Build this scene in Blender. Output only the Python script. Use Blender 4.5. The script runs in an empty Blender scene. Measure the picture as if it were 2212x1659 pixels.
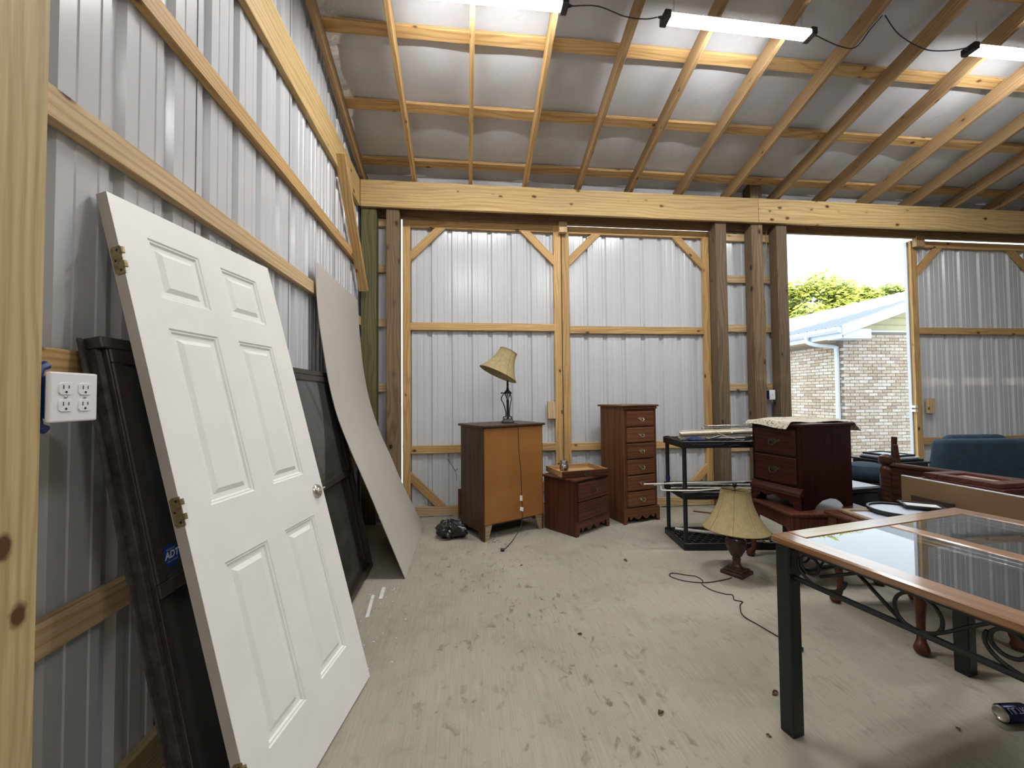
import bpy, bmesh, math, random
from mathutils import Vector, Matrix
random.seed(7)
D = bpy.data
scene = bpy.context.scene
COL = scene.collection
PI = math.pi

# ---------------------------------------------------------------- camera
cam_data = D.cameras.new('camera')
cam_data.sensor_fit = 'HORIZONTAL'
cam_data.sensor_width = 36.0
cam_data.lens = 880.0 / 2212.0 * 36.0
cam_data.clip_start = 0.02
cam_data.clip_end = 300
cam = D.objects.new('camera', cam_data)
COL.objects.link(cam)
cam.matrix_world = Matrix((
    (0.99371449, 0.00573917, -0.11179700, 0.0),
    (-0.11158154, -0.02954405, -0.99331602, 0.0),
    (-0.00900374, 0.99954700, -0.02871796, 1.332),
    (0, 0, 0, 1)))
scene.camera = cam

# ---------------------------------------------------------------- world, sun, exposure
SKY = 3.1
world = D.worlds.new('sky')
scene.world = world
world.use_nodes = True
wn = world.node_tree
wn.nodes['Background'].inputs[0].default_value = (0.80, 0.91, 1.0, 1)
wn.nodes['Background'].inputs[1].default_value = SKY
sun_data = D.lights.new('sun', 'SUN')
sun_data.energy = 9.0
sun_data.angle = math.radians(0.6)
sun_data.color = (1.0, 0.84, 0.62)
sun = D.objects.new('sun', sun_data)
COL.objects.link(sun)
sun.rotation_euler = Vector((0.42, 0.86, -0.215)).to_track_quat('-Z', 'Y').to_euler()
LED = 145.0
vs = scene.view_settings
vs.view_transform = 'Standard'
vs.look = 'None'
vs.gamma = 1
vs.use_curve_mapping = False
vs.exposure = 0.0
scene.display_settings.display_device = 'sRGB'

# ---------------------------------------------------------------- mesh helpers
def vec(*a):
    return Vector(a)

class MB:
    def __init__(s):
        s.v = []
        s.f = []
    def add(s, vs_, fs):
        o = len(s.v)
        s.v += [tuple(x) for x in vs_]
        s.f += [tuple(i + o for i in f) for f in fs]
        return s
    def box(s, x0, x1, y0, y1, z0, z1):
        return s.add([(x0, y0, z0), (x1, y0, z0), (x1, y1, z0), (x0, y1, z0),
                      (x0, y0, z1), (x1, y0, z1), (x1, y1, z1), (x0, y1, z1)],
                     [(0, 3, 2, 1), (4, 5, 6, 7), (0, 1, 5, 4), (1, 2, 6, 5), (2, 3, 7, 6), (3, 0, 4, 7)])
    def bar(s, a, b, w, t, up=(0, 0, 1)):
        a = Vector(a); b = Vector(b)
        x = (b - a).normalized(); u = Vector(up)
        y = u.cross(x).normalized(); z = x.cross(y)
        vs_ = []
        for p in (a, b):
            for sy, sz in ((-1, -1), (1, -1), (1, 1), (-1, 1)):
                vs_.append(p + y * sy * t / 2 + z * sz * w / 2)
        return s.add(vs_, [(3, 2, 1, 0), (4, 5, 6, 7), (0, 1, 5, 4), (1, 2, 6, 5), (2, 3, 7, 6), (3, 0, 4, 7)])
    def prism(s, pts, off):
        n = len(pts); off = Vector(off)
        p = [Vector(q) for q in pts]
        fs = [tuple(range(n - 1, -1, -1)), tuple(range(n, 2 * n))]
        fs += [(i, (i + 1) % n, n + (i + 1) % n, n + i) for i in range(n)]
        return s.add(p + [q + off for q in p], fs)
    def lathe(s, prof, n=24, mat=None, cap=True, scale=None):
        vs_ = []
        for r, z in prof:
            for i in range(n):
                a = 2 * PI * i / n
                k = scale(a, z) if scale else 1
                q = Vector((r * k * math.cos(a), r * k * math.sin(a), z))
                vs_.append(mat @ q if mat else q)
        fs = []
        for j in range(len(prof) - 1):
            for i in range(n):
                fs.append((j * n + i, j * n + (i + 1) % n, (j + 1) * n + (i + 1) % n, (j + 1) * n + i))
        if cap:
            fs.append(tuple(range(n - 1, -1, -1)))
            fs.append(tuple(range((len(prof) - 1) * n, len(prof) * n)))
        return s.add(vs_, fs)
    def tube(s, path, r, n=8, closed=False):
        P = [Vector(p) for p in path]
        m = len(P)
        R = r if isinstance(r, (list, tuple)) else [r] * m
        vs_ = []
        up = None
        for i in range(m):
            a = P[(i - 1) % m] if (closed or i) else P[0]
            b = P[(i + 1) % m] if (closed or i < m - 1) else P[-1]
            d = (b - a)
            d = d.normalized() if d.length > 1e-9 else Vector((0, 0, 1))
            if up is None:
                up = Vector((0, 0, 1)) if abs(d.z) < .9 else Vector((0, 1, 0))
            x = d.cross(up)
            if x.length < 1e-6:
                x = d.orthogonal()
            x.normalize()
            y = x.cross(d).normalized()
            up = y
            for k in range(n):
                t = 2 * PI * k / n
                vs_.append(P[i] + (x * math.cos(t) + y * math.sin(t)) * R[i])
        fs = []
        for i in range(m if closed else m - 1):
            j = (i + 1) % m
            for k in range(n):
                fs.append((i * n + k, i * n + (k + 1) % n, j * n + (k + 1) % n, j * n + k))
        if not closed:
            fs.append(tuple(range(n - 1, -1, -1)))
            fs.append(tuple(range((m - 1) * n, m * n)))
        return s.add(vs_, fs)
    def sheet(s, fn, nu, nv, th):
        """a sheet of thickness th from fn(u, v) -> point, closed all round"""
        top = [[Vector(fn(i / nu, j / nv)) for j in range(nv + 1)] for i in range(nu + 1)]
        vs_ = []
        nrm = []
        for i in range(nu + 1):
            for j in range(nv + 1):
                du = top[min(i + 1, nu)][j] - top[max(i - 1, 0)][j]
                dv = top[i][min(j + 1, nv)] - top[i][max(j - 1, 0)]
                q = du.cross(dv)
                nrm.append(q.normalized() if q.length > 1e-12 else Vector((0, 0, 1)))
                vs_.append(top[i][j])
        N = len(vs_)
        vs_ += [vs_[k] - nrm[k] * th for k in range(N)]
        W = nv + 1
        fs = []
        for i in range(nu):
            for j in range(nv):
                a, b, c, d = i * W + j, (i + 1) * W + j, (i + 1) * W + j + 1, i * W + j + 1
                fs += [(a, b, c, d), (N + d, N + c, N + b, N + a)]
        for i in range(nu):
            a, b = i * W, (i + 1) * W
            fs.append((a, N + a, N + b, b))
            a, b = i * W + nv, (i + 1) * W + nv
            fs.append((b, N + b, N + a, a))
        for j in range(nv):
            a, b = j, j + 1
            fs.append((b, N + b, N + a, a))
            a, b = nu * W + j, nu * W + j + 1
            fs.append((a, N + a, N + b, b))
        return s.add(vs_, fs)

def mesh_of(name, mb, mat, bevel=0, smooth=False, seg=1, angle=35):
    me = D.meshes.new(name)
    me.from_pydata(mb.v, [], mb.f)
    bm = bmesh.new()
    bm.from_mesh(me)
    bmesh.ops.recalc_face_normals(bm, faces=bm.faces)
    if bevel:
        ed = [e for e in bm.edges if len(e.link_faces) == 2 and e.calc_face_angle(0) > math.radians(angle)]
        bmesh.ops.bevel(bm, geom=ed, offset=bevel, segments=seg, affect='EDGES', profile=.5, clamp_overlap=True)
    if smooth:
        for f in bm.faces:
            f.smooth = True
        if smooth is not True:
            for e in bm.edges:
                if len(e.link_faces) == 2 and e.calc_face_angle(0) > math.radians(smooth):
                    e.smooth = False
    bm.to_mesh(me)
    bm.free()
    if mat:
        me.materials.append(mat)
    return me

def obj(name, mb, mat, parent=None, bevel=0, smooth=False, seg=1, loc=None, rot=None, angle=35):
    o = D.objects.new(name, mesh_of(name, mb, mat, bevel, smooth, seg, angle))
    COL.objects.link(o)
    o.parent = parent
    if loc is not None:
        o.location = loc
    if rot is not None:
        o.rotation_euler = rot
    return o

def tag(o, label=None, cat=None, group=None, kind=None):
    if label: o['label'] = label
    if cat: o['category'] = cat
    if group: o['group'] = group
    if kind: o['kind'] = kind
    return o

def thing(name, label, cat, loc=(0, 0, 0), rz=0, group=None, matrix=None):
    o = D.objects.new(name, None)
    o.empty_display_size = .05
    COL.objects.link(o)
    if matrix is not None:
        o.matrix_world = matrix
    else:
        o.location = loc
        o.rotation_euler = (0, 0, rz)
    return tag(o, label, cat, group)

def structure(name, loc=(0, 0, 0)):
    o = D.objects.new(name, None)
    o.empty_display_size = .05
    o.location = loc
    COL.objects.link(o)
    o['kind'] = 'structure'
    return o

def copy_tree(o, parent=None):
    c = o.copy()
    COL.objects.link(c)
    c.parent = parent
    for ch in list(o.children):
        copy_tree(ch, c)
    return c

def board(name, a, b, w, t, m, parent=None, up=(0, 0, 1), bevel=.003):
    """one piece of lumber from a to b; w measured along up, t across; grain runs along its own X"""
    a = Vector(a); b = Vector(b)
    L = (b - a).length
    x = (b - a).normalized()
    y = Vector(up).cross(x).normalized()
    z = x.cross(y)
    o = obj(name, MB().box(-L / 2, L / 2, -t / 2, t / 2, -w / 2, w / 2), m, parent, bevel=bevel)
    M4 = Matrix((x, y, z)).transposed().to_4x4()
    M4.translation = (a + b) / 2
    o.matrix_local = M4
    return o

def catmull(pts, n=8, closed=False):
    P = [Vector(p) for p in pts]
    out = []
    m = len(P)
    rng = m if closed else m - 1
    for i in range(rng):
        p0 = P[(i - 1) % m] if (closed or i > 0) else P[0]
        p1 = P[i]
        p2 = P[(i + 1) % m]
        p3 = P[(i + 2) % m] if (closed or i + 2 < m) else P[-1]
        for k in range(n):
            t = k / n
            out.append(.5 * ((2 * p1) + (p2 - p0) * t + (2 * p0 - 5 * p1 + 4 * p2 - p3) * t * t + (3 * p1 - p0 - 3 * p2 + p3) * t ** 3))
    if not closed:
        out.append(P[-1])
    return out

# ---------------------------------------------------------------- materials
class NT:
    def __init__(s, name):
        s.m = D.materials.new(name)
        s.m.use_nodes = True
        s.t = s.m.node_tree
        s.b = s.t.nodes['Principled BSDF']
        s.out = s.t.nodes['Material Output']
    def n(s, typ, **kw):
        nd = s.t.nodes.new(typ)
        for k, v in kw.items():
            setattr(nd, k, v)
        return nd
    def l(s, a, b):
        s.t.links.new(a, b)
    def set(s, **kw):
        for k, v in kw.items():
            s.b.inputs[k.replace('_', ' ')].default_value = v
        return s
    def coord(s, kind='Object', scale=(1, 1, 1), rand=0.0):
        c = s.n('ShaderNodeTexCoord')
        mp = s.n('ShaderNodeMapping')
        mp.inputs['Scale'].default_value = scale
        s.l(c.outputs[kind], mp.inputs['Vector'])
        if rand:
            oi = s.n('ShaderNodeObjectInfo')
            mu = s.n('ShaderNodeVectorMath', operation='SCALE')
            mu.inputs[0].default_value = (rand, rand * .37, rand * .61)
            s.l(oi.outputs['Random'], mu.inputs['Scale'])
            ad = s.n('ShaderNodeVectorMath', operation='ADD')
            s.l(mp.outputs[0], ad.inputs[0]); s.l(mu.outputs[0], ad.inputs[1])
            return ad.outputs[0]
        return mp.outputs[0]
    def noise(s, co, scale, detail=3, rough=.55, dist=0):
        nd = s.n('ShaderNodeTexNoise')
        s.l(co, nd.inputs['Vector'])
        nd.inputs['Scale'].default_value = scale
        nd.inputs['Detail'].default_value = detail
        nd.inputs['Roughness'].default_value = rough
        nd.inputs['Distortion'].default_value = dist
        return nd.outputs['Fac']
    def ramp(s, fac, stops, interp='LINEAR'):
        r = s.n('ShaderNodeValToRGB')
        r.color_ramp.interpolation = interp
        el = r.color_ramp.elements
        while len(el) < len(stops):
            el.new(.5)
        for e, (p, c) in zip(el, stops):
            e.position = p
            e.color = (*c, 1) if len(c) == 3 else c
        s.l(fac, r.inputs[0])
        return r.outputs[0]
    def mix(s, a, b, fac, mode='MIX'):
        m = s.n('ShaderNodeMix', data_type='RGBA', blend_type=mode)
        for sock, v in ((m.inputs[6], a), (m.inputs[7], b), (m.inputs[0], fac)):
            if hasattr(v, 'is_linked') or hasattr(v, 'links'):
                s.l(v, sock)
            else:
                sock.default_value = v if isinstance(v, (int, float)) else (*v, 1)
        return m.outputs[2]
    def bump(s, h, strength=.3, dist=.004):
        b = s.n('ShaderNodeBump')
        b.inputs['Strength'].default_value = strength
        b.inputs['Distance'].default_value = dist
        s.l(h, b.inputs['Height'])
        s.l(b.outputs[0], s.b.inputs['Normal'])
    def color(s, sock):
        s.l(sock, s.b.inputs['Base Color'])

def plain(name, col, rough=.5, metal=0.0, spec=.5, var=.0, vscale=20, bump=0, bscale=60):
    t = NT(name)
    t.set(Roughness=rough, Metallic=metal)
    t.b.inputs['Specular IOR Level'].default_value = spec
    if var or bump:
        co = t.coord('Object', rand=13.0)
        f = t.noise(co, vscale, 4)
        t.color(t.ramp(f, [(.3, [c * (1 - var) for c in col]), (.7, [min(1, c * (1 + var)) for c in col])]))
        if bump:
            t.bump(t.noise(co, bscale, 3), bump, .003)
    else:
        t.b.inputs['Base Color'].default_value = (*col, 1)
    return t.m

def lumber(name, light, dark, knot=(.10, .045, .02), knots=1.0, freq=20, rough=.6, axis='X', stretch=.16, tone=.12, ringmix=.62):
    t = NT(name)
    t.set(Roughness=rough)
    t.b.inputs['Specular IOR Level'].default_value = .25
    co = t.coord('Object', rand=37.0)
    sep = t.n('ShaderNodeSeparateXYZ'); t.l(co, sep.inputs[0])
    comb = t.n('ShaderNodeCombineXYZ')
    order = {'X': (0, 1, 2), 'Y': (1, 0, 2), 'Z': (2, 0, 1)}[axis]
    for k, o in enumerate(order):
        t.l(sep.outputs[o], comb.inputs[k])
    mp = t.n('ShaderNodeMapping'); mp.inputs['Scale'].default_value = (stretch, 1, 1)
    t.l(comb.outputs[0], mp.inputs['Vector'])
    p = mp.outputs[0]
    warp = t.n('ShaderNodeTexNoise'); t.l(p, warp.inputs['Vector'])
    warp.inputs['Scale'].default_value = 4.0; warp.inputs['Detail'].default_value = 2
    sub = t.n('ShaderNodeVectorMath', operation='SUBTRACT'); t.l(warp.outputs['Color'], sub.inputs[0]); sub.inputs[1].default_value = (.5, .5, .5)
    sc = t.n('ShaderNodeVectorMath', operation='SCALE'); t.l(sub.outputs[0], sc.inputs[0]); sc.inputs['Scale'].default_value = .20
    ad = t.n('ShaderNodeVectorMath', operation='ADD'); t.l(p, ad.inputs[0]); t.l(sc.outputs[0], ad.inputs[1])
    wv = t.n('ShaderNodeTexWave', wave_type='RINGS', rings_direction='X')
    t.l(ad.outputs[0], wv.inputs['Vector'])
    wv.inputs['Scale'].default_value = freq
    wv.inputs['Distortion'].default_value = 1.2
    wv.inputs['Detail'].default_value = 2
    wv.inputs['Detail Scale'].default_value = 1.5
    ring = t.ramp(wv.outputs['Fac'], [(.0, (0, 0, 0)), (.62, (.25, .25, .25)), (.9, (1, 1, 1))])
    fmp = t.n('ShaderNodeMapping'); fmp.inputs['Scale'].default_value = (3, 120, 120); t.l(comb.outputs[0], fmp.inputs['Vector'])
    fine = t.noise(fmp.outputs[0], 1.0, 3)
    base = t.mix(light, dark, t.mix(ring, (0, 0, 0), 1 - ringmix))
    base = t.mix(base, t.ramp(fine, [(.3, (.80, .80, .80)), (.7, (1.08, 1.08, 1.08))]), 1.0, 'MULTIPLY')
    tn = t.noise(p, 2.2, 2)
    base = t.mix(base, t.ramp(tn, [(.3, (1 - tone,) * 3), (.7, (1 + tone,) * 3)]), 1.0, 'MULTIPLY')
    oi = t.n('ShaderNodeObjectInfo')
    base = t.mix(base, t.ramp(oi.outputs['Random'], [(0, (.88, .86, .84)), (1, (1.08, 1.07, 1.05))]), 1.0, 'MULTIPLY')
    if knots:
        kmp = t.n('ShaderNodeMapping'); kmp.inputs['Scale'].default_value = (4.2, 7.0, 7.0); t.l(comb.outputs[0], kmp.inputs['Vector'])
        vo = t.n('ShaderNodeTexVoronoi'); t.l(kmp.outputs[0], vo.inputs['Vector']); vo.inputs['Scale'].default_value = 1.0
        wn_ = t.noise(comb.outputs[0], 40, 2)
        dd = t.n('ShaderNodeMath', operation='MULTIPLY_ADD'); t.l(wn_, dd.inputs[0]); dd.inputs[1].default_value = .10; t.l(vo.outputs['Distance'], dd.inputs[2])
        km = t.ramp(dd.outputs[0], [(.10 * knots + .02, (1, 1, 1)), (.14 * knots + .04, (0, 0, 0))])
        halo = t.ramp(dd.outputs[0], [(.12, (.45, .45, .45)), (.34, (0, 0, 0))])
        base = t.mix(base, dark, halo)
        base = t.mix(base, knot, km)
    t.color(base)
    t.bump(wv.outputs['Fac'], .08, .003)
    return t.m

M = {}
M['pine'] = lumber('new pine lumber', (.62, .405, .18), (.42, .24, .085), freq=13)
M['pine_pale'] = lumber('pale pine lumber', (.64, .475, .28), (.45, .295, .145), freq=11)
M['pine_beam'] = lumber('planed pine beam', (.60, .43, .205), (.45, .29, .115), freq=9, knots=1.1)
M['pine_brown'] = lumber('rafter lumber', (.43, .285, .15), (.275, .165, .075), freq=15, knots=.8)
M['pine_green'] = lumber('treated lumber', (.52, .41, .215), (.37, .27, .125), freq=14, knots=1.1)
M['post_green'] = lumber('green treated post', (.155, .14, .065), (.085, .075, .035), freq=12, knots=.7)
M['post_old'] = lumber('weathered post', (.215, .15, .09), (.085, .055, .032), knot=(.04, .024, .015), freq=14, knots=1.2, rough=.8, tone=.4, ringmix=.5)
M['post_brown'] = lumber('brown treated post', (.20, .145, .095), (.11, .075, .045), knot=(.05, .03, .02), freq=15, knots=.9, rough=.75)
M['header_dark'] = lumber('dark brown header lumber', (.30, .195, .11), (.19, .11, .055), freq=14, knots=.7)  # dark brown boards of the outer header and jamb

def cherry(name, c1, c2, axis, rough=.35):
    return lumber(name, c1, c2, knots=0, freq=9, rough=rough, axis=axis, stretch=.10, tone=.18, ringmix=.7)
M['cherry_x'] = cherry('red brown furniture wood, level grain', (.098, .033, .020), (.052, .017, .011), 'X')
M['cherry_z'] = cherry('red brown furniture wood, upright grain', (.090, .030, .018), (.048, .015, .010), 'Z')
M['oak_x'] = cherry('brown furniture wood, level grain', (.165, .068, .034), (.095, .036, .018), 'X')
M['oak_z'] = cherry('brown furniture wood, upright grain', (.142, .058, .029), (.082, .031, .016), 'Z')
M['dark_x'] = cherry('dark mahogany, level grain', (.055, .015, .011), (.026, .007, .006), 'X')  # both mahogany tones lowered: the nightstand's shaded side is put into the colour
M['dark_z'] = cherry('dark mahogany, upright grain', (.040, .010, .008), (.02, .006, .005), 'Z')
M['walnut_z'] = cherry('dark brown veneer', (.085, .042, .022), (.045, .021, .012), 'Z', .4)
M['leg_red'] = cherry('red brown turned wood', (.105, .036, .021), (.055, .018, .011), 'Z', .32)
M['bedwood'] = cherry('dark bed wood', (.07, .028, .018), (.03, .012, .009), 'X', .35)
M['tray_in'] = lumber('drawer inside pine', (.52, .33, .155), (.40, .235, .10), knots=0, freq=10)
M['oakframe'] = lumber('honey oak frame', (.33, .165, .070), (.23, .105, .042), knots=0, freq=14, rough=.3)
M['oakframe'].node_tree.nodes['Principled BSDF'].inputs['Coat Weight'].default_value = 1.0
M['oakframe'].node_tree.nodes['Principled BSDF'].inputs['Coat Roughness'].default_value = .12
M['beigeframe'] = lumber('beige frame wood', (.33, .24, .145), (.22, .15, .085), knots=0, freq=12)

def hardboard():
    t = NT('orange hardboard back')
    t.set(Roughness=.5)
    co = t.coord('Object')
    c = t.ramp(t.noise(co, 3.0, 4), [(.3, (.255, .100, .022)), (.7, (.335, .140, .034))])
    s_ = t.ramp(t.noise(co, 9, 5, .7), [(.66, (0, 0, 0)), (.72, (1, 1, 1))])
    t.color(t.mix(c, (.16, .062, .02), s_))
    return t.m
M['hardboard'] = hardboard()

def metal_sheet(name, col, rough=.32):
    t = NT(name)
    t.set(Roughness=rough)
    t.b.inputs['Specular IOR Level'].default_value = .6
    co = t.coord('Object', rand=5)
    t.color(t.ramp(t.noise(co, .8, 1), [(.3, [c * .97 for c in col]), (.7, col)]))
    return t.m
M['steel'] = metal_sheet('grey white painted steel', (.60, .61, .635), .20)
M['steel_out'] = metal_sheet('shade tinted white roof steel', (.24, .27, .34))  # white roof drawn blue grey, its shadow tone put into the colour

def concrete():
    t = NT('broomed concrete slab')
    t.set(Roughness=.78)
    t.b.inputs['Specular IOR Level'].default_value = .3
    co = t.coord('Object')
    c = t.ramp(t.noise(co, .9, 5, .6), [(.3, (.315, .285, .225)), (.5, (.365, .33, .265)), (.72, (.415, .38, .31))])
    big = t.ramp(t.noise(co, 2.6, 6, .7, .4), [(.52, (1, 1, 1)), (.66, (.86, .855, .85)), (.78, (.76, .755, .75))])
    c = t.mix(c, big, 1.0, 'MULTIPLY')
    bro = t.coord('Object', scale=(150, 5, 1))
    fine = t.noise(bro, 1.0, 3)
    c = t.mix(c, t.ramp(fine, [(.3, (.88, .88, .88)), (.7, (1.08, 1.08, 1.08))]), 1.0, 'MULTIPLY')
    # dark scuffs: a band of small marks up the middle and thinner ones elsewhere
    sc = t.coord('Object', scale=(17, 11, 1))
    sp = t.noise(sc, 1.0, 4, .6, .5)
    sep = t.n('ShaderNodeSeparateXYZ'); t.l(t.coord('Object'), sep.inputs[0])
    band = t.n('ShaderNodeMath', operation='SUBTRACT'); t.l(sep.outputs[0], band.inputs[0]); band.inputs[1].default_value = .35
    bab = t.n('ShaderNodeMath', operation='ABSOLUTE'); t.l(band.outputs[0], bab.inputs[0])
    bmask = t.ramp(bab.outputs[0], [(.15, (1, 1, 1)), (.75, (.35, .35, .35))])
    spots = t.ramp(sp, [(.57, (0, 0, 0)), (.68, (1, 1, 1))])
    patch = t.ramp(t.noise(co, 2.1, 3), [(.38, (.1, .1, .1)), (.58, (1, 1, 1))])
    k1 = t.mix(spots, bmask, 1.0, 'MULTIPLY')
    k1 = t.mix(k1, patch, 1.0, 'MULTIPLY')
    grit = t.ramp(t.noise(co, 60, 3, .6), [(.68, (0, 0, 0)), (.76, (.6, .6, .6))])
    k2 = t.mix(grit, bmask, 1.0, 'MULTIPLY')
    c = t.mix(c, (.13, .115, .092), k1)
    c = t.mix(c, (.14, .12, .10), k2)
    t.color(c)
    t.bump(fine, .25, .002)
    return t.m
M['concrete'] = concrete()

def insulation():
    t = NT('white vinyl roof insulation')
    t.set(Roughness=.55)
    co = t.coord('Object')
    t.color(t.ramp(t.noise(co, 1.6, 3), [(.3, (.52, .52, .545)), (.7, (.58, .58, .60))]))
    t.bump(t.noise(co, 9, 4), .35, .02)
    return t.m
M['insul'] = insulation()

M['white_paint'] = plain('worn white door paint', (.86, .845, .81), .42, var=.03, vscale=5, bump=.06, bscale=90)
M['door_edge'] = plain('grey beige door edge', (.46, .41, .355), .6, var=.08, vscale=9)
M['brass_old'] = plain('tarnished brass', (.30, .24, .125), .4, .8, var=.35, vscale=60)
M['brass_dark'] = plain('blackened brass', (.075, .055, .035), .45, .7, var=.3, vscale=60)
M['brass_pull'] = plain('worn bright brass', (.52, .42, .26), .32, .9, var=.2, vscale=60)
M['nickel'] = plain('brushed nickel', (.62, .59, .53), .28, .95)
M['black_hole'] = plain('black opening', (.012, .011, .010), .7)
M['bronze'] = plain('dark bronze aluminium', (.048, .036, .030), .38, .2, var=.3, vscale=15)
M['bronze_rough'] = plain('rough bronze with old sealant', (.038, .028, .023), .8, var=.6, vscale=28, bump=.6, bscale=50)
M['sheetboard'] = plain('grey beige hardboard sheet', (.53, .49, .43), .5, var=.025, vscale=3)
M['white_plastic'] = plain('white plastic plate', (.80, .79, .80), .35)
M['slot'] = plain('dark slot', (.03, .03, .035), .6)
M['blue_box'] = plain('blue plastic box', (.015, .04, .17), .4)
M['black_plastic'] = plain('black plastic', (.007, .008, .010), .40, spec=.5, var=.2, vscale=12)
M['green_metal'] = plain('dark green metal', (.006, .010, .0095), .42, .1, var=.2)
M['black_metal'] = plain('black iron', (.010, .009, .009), .42, .3)
M['stone_base'] = plain('grey stone lamp base', (.06, .055, .05), .6, var=.3, vscale=40)
M['urn'] = plain('mottled dark red urn', (.055, .022, .016), .38, var=.6, vscale=45, bump=.5, bscale=70)
M['silver'] = plain('silver metal', (.72, .71, .70), .18, 1.0)
M['jar'] = plain('mercury glass jar', (.60, .56, .48), .15, .95, var=.3, vscale=30)
M['white_rod'] = plain('white coated rod', (.74, .72, .66), .4)
M['cream'] = plain('cream blind slats', (.62, .54, .42), .5, var=.12, vscale=30)
M['blue_cloth'] = plain('navy cloth', (.012, .02, .10), .8, var=.3, vscale=30, bump=.4)
M['bag'] = plain('black bin bag', (.010, .010, .011), .28, spec=.6, bump=.5, bscale=30)
M['cord'] = plain('brown black cord', (.020, .014, .011), .5)
M['cord_grey'] = plain('dark grey cable', (.02, .02, .022), .5)
M['romex'] = plain('yellow cable', (.42, .31, .06), .5)
M['chain'] = plain('steel chain', (.35, .35, .35), .35, .9)
M['fix_black'] = plain('black fixture cap', (.012, .012, .013), .4)
M['paper'] = plain('white paper', (.72, .71, .70), .7)
M['pale_blue'] = plain('pale mat board', (.50, .54, .62), .45)
M['velvet'] = plain('blue velvet', (.010, .028, .050), .85, var=.25, vscale=12, bump=.3, bscale=160)
M['tan_panel'] = plain('tan back panel', (.205, .130, .062), .6, var=.05, vscale=4)
M['pale_edge'] = plain('pale board edge', (.62, .64, .66), .35)
M['red_frame'] = plain('red marbled frame', (.085, .022, .016), .32, var=.5, vscale=26)
M['picture_tan'] = plain('faded tan print', (.40, .31, .23), .4, var=.25, vscale=18)
M['brown_board'] = plain('dark brown board', (.055, .032, .020), .6, var=.15)
M['grey_sheet'] = plain('grey sheet', (.42, .45, .50), .5)
M['navy_can'] = plain('navy can paint', (.008, .012, .055), .3, .6)
M['lilac'] = plain('lilac print', (.42, .41, .52), .4)
M['can_metal'] = plain('can aluminium', (.55, .53, .48), .3, .95)
M['sticker'] = plain('blue sticker', (.008, .045, .26), .4)
M['white_print'] = plain('white print', (.80, .82, .85), .5)
M['plaster'] = plain('white plaster', (.72, .70, .68), .7, var=.1)
M['leaf'] = plain('dry leaf', (.11, .065, .035), .8, var=.4, vscale=60)
M['twig'] = plain('dark twig', (.02, .015, .012), .8)
M['red_edge'] = plain('red brown edging', (.16, .045, .02), .5)
M['mortar'] = plain('grey mortar', (.24, .21, .18), .9, var=.1, vscale=30)
M['siding'] = plain('cream siding', (.55, .50, .30), .6, var=.05)
M['white_trim'] = plain('white aluminium trim', (.66, .70, .76), .4, var=.05)
M['soffit'] = plain('tan soffit', (.56, .45, .30), .6)
M['gravel'] = plain('pale gravel ground', (.40, .39, .37), .9, var=.25, vscale=2.5, bump=.5, bscale=30)
M['bark'] = plain('bark', (.10, .075, .05), .9, var=.3)

def foliage(name, a, b):
    t = NT(name)
    t.set(Roughness=.6)
    co = t.coord('Object')
    t.color(t.ramp(t.noise(co, 1.3, 4), [(.3, a), (.7, b)]))
    return t.m
M['leaf_yellow'] = foliage('yellow green foliage', (.20, .28, .05), (.48, .52, .11))
M['leaf_green'] = foliage('pale green foliage', (.20, .30, .07), (.42, .48, .13))

def brick():
    t = NT('tan brick')
    t.set(Roughness=.85)
    co = t.coord('Object', rand=40)
    oi = t.n('ShaderNodeObjectInfo')
    geo = t.n('ShaderNodeNewGeometry')
    ad = t.n('ShaderNodeMath', operation='ADD'); t.l(oi.outputs['Random'], ad.inputs[0]); t.l(geo.outputs['Random Per Island'], ad.inputs[1])
    fr = t.n('ShaderNodeMath', operation='FRACT'); t.l(ad.outputs[0], fr.inputs[0])
    c = t.ramp(fr.outputs[0], [(0, (.44, .34, .255)), (.3, (.56, .47, .36)), (.6, (.63, .55, .45)), (.85, (.70, .65, .58)), (1, (.50, .39, .32))])
    c = t.mix(c, t.ramp(t.noise(co, 22, 4, .7), [(.3, (.70, .68, .66)), (.7, (1.15, 1.13, 1.1))]), 1.0, 'MULTIPLY')
    t.color(c)
    return t.m
M['brick'] = brick()

def shade_cloth():
    t = NT('aged parchment lampshade')
    t.set(Roughness=.8)
    co = t.coord('Object')
    t.color(t.ramp(t.noise(co, 30, 5, .7), [(.3, (.30, .23, .105)), (.7, (.42, .335, .165))]))
    t.b.inputs['Transmission Weight'].default_value = 0
    return t.m
M['shade'] = shade_cloth()
M['shade_in'] = plain('lampshade lining', (.36, .29, .185), .8, var=.08)
M['shade_seam'] = plain('shade seam', (.24, .18, .08), .8)

def lace():
    t = NT('cream crochet with dark flecks')
    t.set(Roughness=.9)
    co = t.coord('Object')
    v = t.n('ShaderNodeTexVoronoi'); t.l(co, v.inputs['Vector']); v.inputs['Scale'].default_value = 70
    f = t.ramp(v.outputs['Distance'], [(.25, (.10, .085, .06)), (.5, (.52, .47, .37))])
    t.color(t.mix((.55, .50, .41), f, t.ramp(t.noise(co, 7, 3), [(.42, (0, 0, 0)), (.55, (1, 1, 1))])))
    t.bump(v.outputs['Distance'], .5, .004)
    return t.m
M['lace'] = lace()

def emit(name, col, strength):
    t = NT(name)
    t.b.inputs['Emission Color'].default_value = (*col, 1)
    t.b.inputs['Emission Strength'].default_value = strength
    t.b.inputs['Base Color'].default_value = (.8, .8, .8, 1)
    return t.m
M['led'] = emit('lit LED tube', (.985, 1.0, 1.0), LED)

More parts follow.
